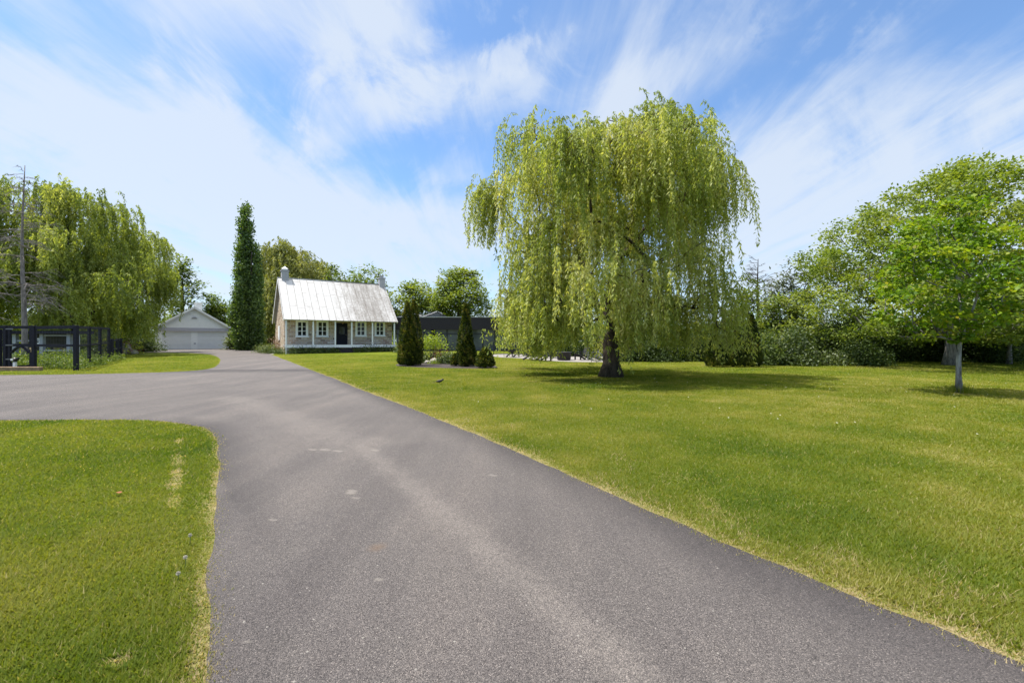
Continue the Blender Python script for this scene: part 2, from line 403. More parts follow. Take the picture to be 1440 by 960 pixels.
# resample finely and roughen so that the edge is not a clean cut
def resample(P, step=.22):
    out = []
    for i in range(len(P)):
        a = np.array(P[i]); b = np.array(P[(i+1) % len(P)]); L = np.linalg.norm(b-a); n = max(1, int(L/step)) if max(a[1], b[1]) < 26 and abs(a[0]) < 30 else 1
        for k in range(n): out.append(a+(b-a)*k/n)
    return np.array(out)
PP = resample(poly)
nx_ = fbm(PP[:,0]*1.7, PP[:,1]*1.7, 3)-.5; ny_ = fbm(PP[:,0]*1.7, PP[:,1]*1.7, 9)-.5
PP = PP + np.stack([nx_, ny_], 1)*.06+np.stack([fbm(PP[:,0]*4, PP[:,1]*4, 13)-.5, fbm(PP[:,0]*4, PP[:,1]*4, 19)-.5], 1)*.09

def seg_dist(X, Y, P):
    best = np.full(X.shape, 1e9); inside = np.zeros(X.shape, bool)
    for i in range(len(P)):
        ax, ay = P[i]; bx, by = P[(i+1) % len(P)]
        dx, dy = bx-ax, by-ay; L2 = dx*dx+dy*dy
        if L2 < 1e-12: continue
        t = np.clip(((X-ax)*dx+(Y-ay)*dy)/L2, 0, 1)
        d = (X-ax-t*dx)**2+(Y-ay-t*dy)**2
        best = np.minimum(best, d)
        c = (ay > Y) != (by > Y)
        if c.any():
            xi = ax+(Y-ay)/(by-ay if by != ay else 1e-9)*dx
            inside ^= c & (X < xi)
    return np.where(inside, -1, 1)*np.sqrt(best)
GX0, GX1, GY0, GY1, GS = -34, 40, .4, 40, .12
gxs = np.arange(GX0, GX1, GS); gys = np.arange(GY0, GY1, GS)
SD = seg_dist(*np.meshgrid(gxs, gys), PP)      # signed distance to the drive, >0 on the grass
def sd(x, y):
    fx = np.clip((x-GX0)/GS, 0, len(gxs)-1.001); fy = np.clip((y-GY0)/GS, 0, len(gys)-1.001)
    i = fx.astype(int); j = fy.astype(int); u = fx-i; v = fy-j
    return (SD[j,i]*(1-u)+SD[j,i+1]*u)*(1-v)+(SD[j+1,i]*(1-u)+SD[j+1,i+1]*u)*v

def worn(x, y):
    """bare straw strip on the near left lawn, a few dry spots, and dead grass along the asphalt"""
    w = np.zeros_like(x)
    (ax, ay), (bx, by) = gp(252, 617), gp(245, 712); L2 = (bx-ax)**2+(by-ay)**2
    t = np.clip(((x-ax)*(bx-ax)+(y-ay)*(by-ay))/L2, 0, 1)
    dd = np.hypot(x-ax-t*(bx-ax), y-ay-t*(by-ay))+.16*(fbm(x*5, y*5, 5)-.5)
    w = np.maximum(w, np.clip(1.3-dd/.055, 0, 1)*np.clip(fbm(t*5.0, t*0, 8)*3-.9, .05, 1)*np.clip(fbm(x*9, y*9, 18)*2.2-.2, 0, 1))
    cx, cy = gp(165, 931); w = np.maximum(w, np.clip(1.4-np.hypot((x-cx)/.05, (y-cy)/.04), 0, 1))
    d = np.maximum(sd(x, y), 0)
    n = fbm(x*1.3, y*1.3, 21); n2 = fbm(x*.5, y*.5, 23)
    w = np.maximum(w, np.exp(-d/(.025+np.where(x > -.62*y-.2, .26, .08)*np.clip(n-.30, 0, 1)))*np.clip(.25+n*.6+1.1*fbm(x*7, y*7, 29)-.25, 0, 1))
    rightside = (x+.6*(y+5)-2.9 > 0)
    w = np.maximum(w, rightside*np.exp(-d/.6)*np.clip(fbm(x*2.2, y*2.2, 33)*2.8-1.5, 0, .7))
    return np.clip(w, 0, 1)

xs = np.arange(-16, 20.01, .15); ys = np.arange(.6, 22.0001, .15); ys[-1] = 22
Xg, Yg = np.meshgrid(xs, ys)
V = np.stack([Xg.ravel(), Yg.ravel(), np.zeros(Xg.size)], 1)
nxg = len(xs); idx = np.arange(Xg.size).reshape(Xg.shape)
Fq = np.stack([idx[:-1,:-1].ravel(), idx[:-1,1:].ravel(), idx[1:,1:].ravel(), idx[1:,:-1].ravel()], 1)
x0, x1, y0, y1 = xs[0], xs[-1], ys[0], ys[-1]; BIG = 900
ext = []
def q(a, b, c, d):
    ext.append([(a, c, T(c)), (b, c, T(c)), (b, d, T(d)), (a, d, T(d))])
q(-BIG, x0, y0, 22); q(x1, BIG, y0, 22); q(-BIG, BIG, -300, y0); q(-BIG, BIG, 22, 70); q(-BIG, BIG, 70, BIG)
ev = np.array(ext).reshape(-1, 3); nb = len(V)
V = np.concatenate([V, ev]); Fq = np.concatenate([Fq, np.arange(len(ev)).reshape(-1, 4)+nb])
lawn = npmesh('ground', V, Fq, M['lawn'])
st = lawn.data.attributes.new('straw', 'FLOAT', 'POINT')
wv = np.zeros(len(V), np.float32); wv[:nb] = worn(V[:nb,0], V[:nb,1]); st.data.foreach_set('value', wv)
tag(lawn, 'wide mown lawn around the asphalt drive', None, None, 'structure')

def sheet(name, P, mat, lift, label=None, cuts=(22, 70), edge_attr=False):
    bm = bmesh.new()
    vs = [bm.verts.new((p[0], p[1], 0)) for p in P]
    from mathutils.geometry import tessellate_polygon
    tris = tessellate_polygon([[Vector((p[0], p[1], 0)) for p in P]])
    for t in tris:
        try: bm.faces.new([vs[i] for i in t])
        except ValueError: pass
    for c in cuts:
        bmesh.ops.bisect_plane(bm, geom=list(bm.verts)+list(bm.edges)+list(bm.faces), plane_co=(0, c, 0), plane_no=(0, 1, 0))
    if edge_attr:
        for c in np.arange(1, 22, .12):
            bmesh.ops.bisect_plane(bm, geom=list(bm.verts)+list(bm.edges)+list(bm.faces), plane_co=(0, c, 0), plane_no=(0, 1, 0))
        for c in np.arange(-10, 3, .12):
            bmesh.ops.bisect_plane(bm, geom=list(bm.verts)+list(bm.edges)+list(bm.faces), plane_co=(c, 0, 0), plane_no=(1, 0, 0))
    for v in bm.verts: v.co.z = T(v.co.y)+lift
    bmesh.ops.recalc_face_normals(bm, faces=bm.faces)
    for f in bm.faces:
        if f.normal.z < 0: f.normal_flip()
    me = bpy.data.meshes.new(name); bm.to_mesh(me); bm.free(); me.materials.append(mat)
    o = bpy.data.objects.new(name, me); COL.objects.link(o)
    if edge_attr:
        co = np.empty(len(me.vertices)*3, np.float32); me.vertices.foreach_get('co', co); co = co.reshape(-1, 3)
        d = -sd(co[:,0], co[:,1]); w = np.clip(1-d/.55, 0, 1)*(co[:,1] < 24)*np.where(co[:,0] > -.85*co[:,1]+1.0, 1, .35)
        me.attributes.new('edge', 'FLOAT', 'POINT').data.foreach_set('value', w.astype(np.float32))
    tag(o, label, None, None, 'structure'); return o
sheet('driveway', [tuple(p) for p in PP], M['asphalt'], .006, 'worn grey asphalt driveway curving up to the garage', edge_attr=True)
bed = chaikin([gp(552, 513.5), gp(570, 516), gp(620, 517.5), gp(690, 518.5), gp(702, 516.5), gp(690, 512), gp(640, 510.5), gp(600, 508), gp(570, 509.5)], 2)
sheet('mulch_bed_path', bed, M['mulch'], .008, 'dark bark mulch bed around the cedars')
patio = chaikin([gp(690, 502), gp(740, 504), gp(775, 508), gp(830, 509.5), gp(880, 508.5), gp(892, 504), gp(890, 499), gp(690, 497)], 2)
sheet('patio_pavement', patio, M['conc'], .012, 'pale concrete patio behind the willow')
side_path = [gp(366, 492), gp(372, 495.2), gp(380, 498), gp(386, 498.5), gp(378, 494.5), gp(372, 492)]
sheet('footpath', side_path, M['conc'], .013, 'pale paved strip leading to the side of the stone house')

# ------------------------------------------------------------------ grass
def grass():
    n = 1600000
    # more blades close to the camera: distance ~ uniform in log
    d = 1.6*np.exp(rng.random(n)**.85*math.log(50/1.6)); a = R(-56)+rng.random(n)*R(112)
    x = d*np.sin(a); y = d*np.cos(a)
    s = sd(x, y)
    ok = (s > -.02-.13*rng.random(n)**5) & (y > 1.0) & (y < 41)
    ok &= ~((y > 30) & (x > 5.5))
    # keep clear of the mulch bed, patio, garden
    for P in (bed, patio):
        P = np.array(P); near = (x > P[:,0].min()) & (x < P[:,0].max()) & (y > P[:,1].min()) & (y < P[:,1].max())
        ii = np.nonzero(near)[0]; ok[ii[seg_dist(x[ii], y[ii], P) < .03]] = False
    w = worn(x, y)
    ok &= rng.random(n) > w*.72
    x, y, w, d = x[ok], y[ok], w[ok], d[ok]; n = len(x)
    h = (.015+.021*rng.random(n))*(1+.5*(fbm(x*.9, y*.9, 41)-.5)*2)*np.where(w > .3, .75, 1)
    h *= np.where(sd(x, y) < .12, .75, 1)
    wd = .0026*(1+rng.random(n)*.8)*np.clip(d/4.0, 1, 5)
    ang = rng.random(n)*2*math.pi; lean = .35+1.1*rng.random(n)
    dirx = np.cos(ang); diry = np.sin(ang)
    z = Tn(y)
    base = np.stack([x, y, z], 1)
    side = np.stack([-diry, dirx, np.zeros(n)], 1)*wd[:,None]
    tip = base+np.stack([dirx*h*lean, diry*h*lean, h], 1)
    V = np.empty((n, 3, 3), np.float32); V[:,0] = base-side; V[:,1] = base+side; V[:,2] = tip
    big = fbm(x*.33, y*.33, 61); med = fbm(x*1.4, y*1.4, 71); 
    t = .43+(big-.5)*.75+(med-.5)*.65+rng.normal(0, .10, n)
    t += np.where(x+.6*(y+5)-2.9 > 0, .05, -.08)      # the near left lawn is the lusher one
    t = np.where(rng.random(n) < .035, .92, t)
    t = np.clip(t, 0, .86)
    straw = rng.random(n) < w*.9
    t = np.where(straw, .86+.14*rng.random(n), t)
    big_ = rng.random(n) < .012
    V[big_,2] += (V[big_,2]-base[big_])*.8
    o = npmesh('lawn_grass', V.reshape(-1, 3), np.arange(3*n).reshape(-1, 3), M['grass'], None, np.repeat(t, 3))
    tag(o, 'short mown grass covering the lawn on both sides of the drive', None, None, 'stuff')
grass()

# ------------------------------------------------------------------ foliage
def unit(v): return v/np.maximum(np.linalg.norm(v, axis=-1, keepdims=True), 1e-9)
def leaf_mesh(name, C, D, Nrm, L, W, tint, mat, parent):
    n = len(C); D = unit(D); S = unit(np.cross(D, Nrm))
    L = np.broadcast_to(L, n)[:,None]; W = np.broadcast_to(W, n)[:,None]
    V = np.empty((n, 4, 3), np.float32)
    nn = np.cross(S, D)
    V[:,0] = C; V[:,1] = C+D*L*.45+S*W*.5+nn*W*.12; V[:,2] = C+D*L; V[:,3] = C+D*L*.45-S*W*.5+nn*W*.12
    return npmesh(name, V.reshape(-1, 3), np.arange(4*n).reshape(-1, 4), mat, parent, np.repeat(np.clip(tint, 0, 1), 4))
def rnd_dir(n, r): return unit(r.normal(size=(n, 3)))

def lump(phi, z, seed, k=1.0):
    """uneven outline of a crown, 1 +- some"""
    return .50+.80*fbm(np.cos(phi)*1.7*k+11+z*.15, np.sin(phi)*1.7*k+7+z*.55*k, seed, 3)

def crown_points(prof, n, r, bias=.45, seed=1, k=1.0, keep=None):
    """points through a crown; prof = [(z, radius to the left, radius to the right)]"""
    P = np.array(prof, float); out = []
    z0, z1 = P[0,0], P[-1,0]
    zz = np.linspace(z0, z1, 60); rl = np.interp(zz, P[:,0], P[:,1]); rr = np.interp(zz, P[:,0], P[:,2])
    wgt = (rl+rr)**1.35+.02; cdf = np.cumsum(wgt)/wgt.sum()
    z = np.interp(r.random(n), np.concatenate([[0], cdf]), np.concatenate([[z0], zz]))
    phi = r.random(n)*2*math.pi; c = np.cos(phi)
    a = np.interp(z, P[:,0], P[:,1]); b = np.interp(z, P[:,0], P[:,2])
    Rm = a*(1-c)/2+b*(1+c)/2; cen = 0
    # mid-depth radius follows the mean of both sides
    Rad = Rm*lump(phi, z, seed, k)*1.0
    rad = Rad*r.random(n)**bias
    return np.stack([rad*np.cos(phi), rad*np.sin(phi), z], 1)

class Skeleton:
    """limbs that reach every clump of the crown, thick where many of them run together"""
    def __init__(s, base, trunk, r):
        s.p = [np.array(t, float) for t in trunk]; s.par = [-1]+list(range(len(trunk)-1)); s.n = [0]*len(trunk)
        s.path = [0.0]
        for i in range(1, len(trunk)): s.path.append(s.path[-1]+np.linalg.norm(s.p[i]-s.p[i-1]))
        s.first = max(1, len(trunk)-3); s.branches = []; s.ntr = len(trunk); s.r = r
    def grow(s, pts, droop=.1, pen=.35):
        top = s.p[s.first]
        order = np.argsort(np.linalg.norm(pts-top, axis=1))
        for i in order:
            P = np.array(s.p[s.first:]); pa = np.array(s.path[s.first:])
            dv = pts[i]-P; d = np.linalg.norm(dv, axis=1)
            cost = d+pen*pa+np.maximum(0, -dv[:,2])*.6
            j = int(np.argmin(cost))+s.first; a = s.p[j]; L = d[j-s.first]
            chain = [j]; m = 3 if L > 1 else 2
            for k in range(1, m+1):
                t = k/m; q = a+(pts[i]-a)*t
                q = q+np.array([0, 0, 1])*droop*L*math.sin(math.pi*t)+(s.r.normal(size=3)*.07*L if k < m else 0)
                s.p.append(q); s.par.append(chain[-1]); s.n.append(0); s.path.append(s.path[chain[-1]]+L/m); chain.append(len(s.p)-1)
            s.branches.append(chain)
            q = chain[-1]
            while q >= 0: s.n[q] += 1; q = s.par[q]
        return s
    def mesh(s, name, mat, parent, r_twig, r_trunk, trunk_r=None, exp=.48, sides=6, flare=1.5):
        mb = MB(); rad = lambda i: r_twig*max(1, s.n[i])**exp
        k = r_trunk/rad(0)
        tr = trunk_r or [r_trunk*(flare if i == 0 else 1.0)*(1-.1*i) for i in range(s.ntr)]
        mb.tube(s.p[:s.ntr], tr, 12)
        for ch in s.branches:
            rr = [rad(i)*min(1, k) if i >= s.ntr else min(rad(ch[1])*1.25*min(1, k), tr[i]*.8) for i in ch]
            rr[0] = max(rr[1]*1.15, 0.001) if ch[0] >= s.ntr else rr[0]
            rr[-1] = min(rr[-1], r_twig*1.5)
            mb.tube([s.p[i] for i in ch], rr, sides if rr[0] > .04 else 4, False)
        return mb.build(name, mat, parent, True)

def broadleaf(name, label, base, trunk, prof, n_cl, per, leaf, cr, mat, bark, r_trunk, r_twig=.012, seed=1, bias=.45, flat=.6, droop=.1,
              cat='tree', group=None, tint0=.5, wide=.62, lump_k=1.0, hang=0, up=.7, trunk_r=None):
    r = np.random.default_rng(seed)
    root = thing(name, label, cat, base, 0, group)
    pts = crown_points(prof, n_cl, r, bias, seed, lump_k)
    sk = Skeleton(base, trunk, r).grow(pts, droop)
    sk.mesh('trunk', bark, root, r_twig, r_trunk, trunk_r)
    n = n_cl*per
    ci = np.repeat(np.arange(n_cl), per); size = (.6+.8*r.random(n_cl))[ci]
    off = r.normal(size=(n, 3))*np.array([1, 1, flat])*(cr*size)[:,None]*.55
    C = pts[ci]+off
    D = rnd_dir(n, r)*np.array([1, 1, .5])+unit(off)*.6-np.array([0, 0, hang])
    Nr = rnd_dir(n, r)*(1-up)+np.array([0, 0, 1])*up
    hz = (C[:,2]-prof[0][0])/(prof[-1][0]-prof[0][0])
    tint = tint0+(r.random(n_cl)-.5)[ci]*.55+r.normal(0, .13, n)
    leaf_mesh('crown', C, D, Nr, leaf*(.7+.6*r.random(n)), leaf*wide*(.7+.6*r.random(n)), tint, mat, root)
    return root

def profpx(px0, d, base_z, rows):
    """rows (py, left px, right px) measured at distance d -> crown profile in metres about px0"""
    out = []
    for py, a, b in sorted(rows, key=lambda q: -q[0]):
        out.append((EYE-(py-CY)/F*d-base_z, (px0-a)/F*d, (b-px0)/F*d))
    return out

def willow(name, label, px0, d, rows, low, n_cl, strands, trunk, leaf, r_trunk, seed, mat, step=.06, lmean=2.3, group=None, bark=None, r_twig=.014, droop=.22, tint0=.45, skyline=None, boughs=None):
    """low: the height the hanging curtain reaches, [(px, py)]"""
    r = np.random.default_rng(seed)
    bz = T(d); base = (gx(px0, d), d, bz)
    root = thing(name, label, 'tree', base, 0, group)
    prof = profpx(px0, d, bz, rows)
    btint = np.zeros(n_cl)
    if boughs:       # sprays gathered on boughs, with gaps between one bough and the next
        nb_, sg = boughs; cen = crown_points(prof, nb_, r, .36, seed, 1.25); per = int(n_cl*1.6/nb_)+1
        bi = np.repeat(np.arange(nb_), per); pts = cen[bi]+r.normal(size=(len(bi), 3))*np.array([sg, sg, sg*.55])
        bt = r.normal(0, .13, nb_)[bi]
    else:
        pts = crown_points(prof, int(n_cl*1.6), r, .38, seed, 1.25); bt = np.zeros(len(pts))
    if skyline:      # height of the crown's upper surface across its width, falling off towards front and back
        sx_ = np.array([gx(p, d)-base[0] for p, _ in skyline]); sz_ = np.array([EYE-(py-CY)/F*d-bz for _, py in skyline])
        lim = EYE+(np.interp(pts[:,0], sx_, sz_)-.45-EYE)*np.minimum(1, (d+pts[:,1])/d)-.02*pts[:,1]**2
        over = pts[:,2] > lim; pts[over,2] = lim[over]-np.abs(r.normal(0, .5, over.sum()))
    pm = r.permutation(len(pts))[:n_cl]; pts = pts[pm]; btint = bt[pm]
    sk = Skeleton(base, trunk, r).grow(pts, droop, .25)
    sk.mesh('trunk', bark or M['bark'], root, r_twig, r_trunk)
    lx = np.array([gx(p, d)-base[0] for p, _ in low]); lz = np.array([EYE-(py-CY)/F*d-bz for _, py in low])
    Cs, Ds, Ns, Ts = [], [], [], []; rib = MB(); 
    for i in range(n_cl):
        p0 = pts[i]; out = np.array([p0[0], p0[1], 0]); out = out/(np.linalg.norm(out)+1e-6)
        ctint = r.normal(0, .10)+btint[i]
        for s in range(int(strands*(.6+.8*r.random()))):
            st = p0+r.normal(size=3)*np.array([.30, .30, .25])*(1 if leaf < .2 else 1.4)
            zlow = np.interp(st[0], lx, lz)+r.exponential(.55)
            L = min(lmean*(.35+1.1*r.random()), max(.5, st[2]-zlow))
            m = max(4, int(L/step)); t = (np.arange(m)+r.random(m)*.6)/m
            reach = .15+.4*r.random(); rise = .12+.3*r.random()
            ph = r.random()*6.28
            path = st+out*(reach*(1-np.exp(-t*4)))[:,None]+np.stack([np.sin(t*3+ph)*.05, np.cos(t*2.6+ph)*.05, rise*np.sin(np.minimum(t*4, math.pi))*(t < .785)-L*np.maximum(0, t-.08)], 1)
            k = 2
            path = np.repeat(path, k, 0)+r.normal(size=(m*k, 3))*.025
            a = r.random(m*k)*6.28
            D = np.stack([np.cos(a)*.55, np.sin(a)*.55, -.8+.3*r.normal(size=m*k)], 1)
            Cs.append(path); Ds.append(D); Ns.append(rnd_dir(m*k, r))
            Ts.append(tint0+ctint+r.normal(0, .12, m*k)+r.normal(0, .06))
            if s % 2 == 0:
                q = path[::max(2, 2*(m//5))]
                if len(q) > 2: rib.tube(q, .006, 3, False)
    C = np.concatenate(Cs); n = len(C)
    leaf_mesh('crown', C, np.concatenate(Ds), np.concatenate(Ns), leaf*(.7+.7*r.random(n)), leaf*.30*(.7+.6*r.random(n)), np.concatenate(Ts), mat, root)
    rib.build('twigs', M['twig'], root)
    return root

# the big willow on the lawn
WD = 19.4
willow('willow_tree', 'large weeping willow standing alone on the lawn, its curtain of branches almost touching the grass', 859, WD,
       [(480, 708, 1034), (440, 694, 1036), (380, 692, 1026), (300, 690, 1014), (255, 692, 1012), (210, 702, 1002), (178, 708, 1000), (150, 718, 998), (115, 730, 996)],
       [(660, 470), (690, 486), (740, 497), (772, 508), (800, 494), (830, 488), (890, 490), (950, 500), (1000, 498), (1050, 490)],
       600, 9, [(0, 0, -.1), (.02, 0, .6), (0, .05, 1.4), (.1, 0, 2.3), (-.1, .1, 3.2), (.2, 0, 4.6)], .15, .40, 21, M['willow'], lmean=1.75, tint0=.5, boughs=(88, .5),
       skyline=[(650, 300), (668, 265), (690, 210), (715, 172), (748, 150), (785, 152), (812, 163), (845, 156), (880, 146), (905, 132), (960, 150), (1003, 152), (1014, 195), (1030, 235), (1060, 300)])
# the left-hand willow behind the garden
LD = 39.0
willow('willow_tree', 'broad weeping willow at the left behind the fenced vegetable garden', 95, LD,
       [(482, -40, 182), (440, -60, 196), (380, -70, 198), (330, -60, 186), (295, -40, 164), (265, -20, 138), (240, 15, 108)],
       [(-100, 470), (0, 468), (60, 470), (110, 468), (150, 478), (185, 484), (215, 488), (250, 470)],
       620, 11, [(0, 0, -.2), (0, 0, 1.2), (.1, 0, 2.6), (-.1, .1, 4.2), (.2, 0, 6.0)], .25, .62, 33, M['willow_far'], .10, 2.4, droop=.2, boughs=(120, .75),
       skyline=[(-90, 300), (-30, 268), (20, 250), (60, 243), (110, 248), (160, 274), (200, 304), (226, 338), (250, 410)])
# golden willow behind the house
GD = 66.0
willow('willow_tree', 'yellow green willow rising behind the left end of the stone house', 398, GD,
       [(480, 366, 440), (430, 362, 466), (400, 362, 476), (370, 364, 464), (350, 372, 436), (338, 384, 410)],
       [(340, 485), (380, 488), (420, 470), (480, 440)],
       430, 8, [(0, 0, -.2), (0, 0, 2), (0, .2, 5), (.3, 0, 8)], .46, .5, 35, M['golden'], .2, 2.6)

# columnar tree beside the garage: two leaders
def columnar(px0, d, rows, n, seed, root, leaf, mat):
    r = np.random.default_rng(seed); bz = T(d); prof = profpx(px0, d, bz, rows)
    pts = crown_points(prof, n, r, .34, seed, 2.2)
    x0 = gx(px0, d)-root.location.x
    return pts+np.array([x0, 0, 0])
CD = 51.0
ct = thing('columnar_tree', 'tall dark green columnar tree with two pointed tops between garage and house', 'tree', (gx(346, CD), CD, T(CD)))
pa = columnar(344, CD, [(488, 334, 356), (465, 327, 360), (430, 326, 357), (390, 331, 355), (350, 335, 354), (310, 338, 352), (298, 339, 351), (292, 341, 349)], 520, 5, ct, .3, None)
pb = columnar(357.5, CD-.4, [(486, 350, 364), (455, 349, 366), (410, 350, 364), (370, 353.5, 362), (345, 356, 359)], 200, 6, ct, .3, None)
pc = np.concatenate([pa, pb]); r = np.random.default_rng(9); per = 46; ci = np.repeat(np.arange(len(pc)), per)
off = r.normal(size=(len(ci), 3))*np.array([.2, .2, .34]); Cc = pc[ci]+off
leaf_mesh('crown', Cc, rnd_dir(len(ci), r)*.8+np.array([0, 0, .6]), rnd_dir(len(ci), r), .24*(.7+.6*r.random(len(ci))), .16*(.7+.6*r.random(len(ci))),
          .5+(r.random(len(pc))-.5)[ci]*.7+r.normal(0, .12, len(ci)), M['poplar'], ct)
tm = MB().tube([(-.1, 0, -.1), (-.1, 0, 4), (-.15, 0, 9), (-.15, 0, 14.6)], [.38, .3, .2, .05], 10)
tm.tube([(.1, 0, .5), (.55, -.2, 3), (.8, -.35, 7), (.85, -.4, 11)], [.26, .22, .14, .04], 8)
tm.build('trunk', M['bark'], ct, True)

# trees behind the garage and the house
def bg_tree(name, label, px, d, rows, n_cl, per, leaf, cr, mat, seed, tr=.3, bark=None, **kw):
    bz = T(d); h = profpx(px, d, bz, rows)
    zt = h[-1][0]; zb = max(1.0, h[0][0])
    trunk = [(0, 0, -.2), (.05, 0, zb*.5), (0, .1, zb), (.1, 0, zb+(zt-zb)*.3), (0, 0, zb+(zt-zb)*.6)]
    return broadleaf(name, label, (gx(px, d), d, bz), trunk, h, n_cl, per, leaf, cr, mat, bark or M['bark'], tr, .02, seed, **kw)
bg_tree('deciduous_tree', 'thin leaved airy tree behind the left slope of the garage roof', 256, 64, [(460, 240, 278), (430, 236, 286), (400, 240, 284), (375, 246, 274), (360, 252, 266)], 75, 42, .42, .75, M['mid'], 41, .28)
bg_tree('deciduous_tree', 'low dark tree behind the right slope of the garage roof', 300, 66, [(476, 280, 316), (450, 278, 322), (430, 282, 318), (414, 295, 312)], 70, 60, .42, .9, M['mid'], 42, .25, tint0=.3)
bg_tree('shrub', 'bright green shrub between the garage wall and the columnar tree', 332, 53.5, [(491, 325, 342), (480, 322, 342), (468, 325, 338)], 40, 50, .3, .5, M['shrub'], 43, .06, cat='shrub', tint0=.75)
bg_tree('deciduous_tree', 'dark green tree line crown behind the middle of the white roof', 462, 72, [(470, 410, 530), (420, 405, 525), (395, 412, 510), (379, 425, 490)], 240, 60, .5, 1.2, M['mid'], 44, .4, tint0=.35)
bg_tree('deciduous_tree', 'green tree behind the right chimney of the stone house', 522, 74, [(460, 496, 556), (420, 492, 552), (395, 500, 545), (376, 514, 534)], 80, 56, .48, 1.0, M['mid'], 45, .35, tint0=.55)
bg_tree('deciduous_tree', 'yellowish low tree left of the tallest crown behind the dark pavilion', 584, 76, [(470, 545, 625), (430, 545, 625), (412, 552, 618), (400, 560, 606)], 170, 60, .5, 1.1, M['mid'], 46, .35, tint0=.7)
bg_tree('deciduous_tree', 'tallest round green tree behind the dark glazed pavilion', 645, 70, [(460, 606, 694), (430, 606, 694), (405, 610, 690), (388, 622, 672), (378, 628, 664)], 200, 56, .46, 1.0, M['mid'], 47, .45, tint0=.62)
# right-hand background
bg_tree('deciduous_tree', 'mid green tree behind the right edge of the big willow', 1052, 34, [(505, 1010, 1092), (460, 1015, 1094), (430, 1030, 1086), (408, 1040, 1070)], 110, 60, .24, .55, M['mid'], 48, .18, tint0=.45)
bg_tree('deciduous_tree', 'silvery blue grey tree rising above the hedge left of the large maple', 1118, 44, [(470, 1080, 1160), (430, 1076, 1165), (400, 1086, 1160), (380, 1100, 1146), (370, 1112, 1136)], 100, 40, .34, .7, M['bluish'], 49, .25)
bg_tree('deciduous_tree', 'light green bushy tree beneath the silvery tree', 1098, 31, [(500, 1062, 1142), (460, 1060, 1142), (432, 1072, 1138), (418, 1090, 1125)], 100, 60, .22, .5, M['mid'], 50, .12, tint0=.65)

# large maple at the right, behind
MD = 27.4
broadleaf('maple_tree', 'large spreading maple in front of the dark hedge, thick grey trunk', (gx(1336, MD), MD, T(MD)),
          [(0, 0, -.1), (0, 0, .7), (.02, .0, 1.3), (.05, .1, 2.0), (0, 0, 3.2), (.1, .1, 4.6)],
          profpx(1336, MD, T(MD), [(478, 1180, 1440), (455, 1132, 1500), (420, 1124, 1530), (380, 1136, 1540), (340, 1158, 1530), (300, 1190, 1510), (268, 1260, 1490), (244, 1340, 1455), (230, 1385, 1440)]),
          640, 125, .18, .58, M['maple_big'], M['bark_grey'], .30, .014, 51, bias=.45, tint0=.5, flat=.6, up=.4)
# thin tree at the right edge
broadleaf('maple_tree', 'slender pale trunked tree at the right edge of the lawn by the hedge', (gx(1419, 28), 28, T(28)),
          [(0, 0, -.1), (.02, 0, 1.0), (0, 0, 2.0), (.1, 0, 3.2)],
          profpx(1419, 28, T(28), [(470, 1400, 1470), (440, 1396, 1490), (400, 1398, 1490), (370, 1405, 1470)]), 70, 70, .15, .5, M['maple'], M['bark_grey'], .11, .012, 52, tint0=.8)
# young maple
YD = 13.15
yx = gx(1349, YD)
broadleaf('maple_tree', 'young maple with a slim speckled grey trunk standing in the open lawn', (yx, YD, 0),
          [(0, 0, -.05), (-.02, 0, .5), (-.01, .01, 1.0), (.03, .02, 1.55), (.06, 0, 2.2), (.02, .03, 2.9)],
          profpx(1349, YD, 0, [(478, 1322, 1352), (464, 1286, 1366), (446, 1250, 1390), (415, 1244, 1420), (380, 1250, 1434), (345, 1264, 1430), (315, 1284, 1410), (294, 1308, 1388), (280, 1332, 1366)]),
          155, 60, .115, .30, M['maple'], M['bark_pale'], .072, .007, 53, bias=.45, tint0=.52, flat=.38, wide=.85, droop=.05, hang=.15, up=.45, lump_k=1.8)
# grass left unmown round its foot
tf = 260; r = np.random.default_rng(77); aa = r.random(tf)*6.28; rr_ = np.abs(r.normal(0, .17, tf))
o = leaf_mesh('grass_tuft', np.stack([yx+np.cos(aa)*rr_, YD+np.sin(aa)*rr_, np.zeros(tf)], 1), np.stack([np.cos(aa)*.3, np.sin(aa)*.3, np.ones(tf)], 1), rnd_dir(tf, r),
              .12+.22*r.random(tf), .014, .2+.4*r.random(tf), M['grass'], None)
tag(o, 'tall unmown grass tuft around the young maple trunk', 'grass tuft')

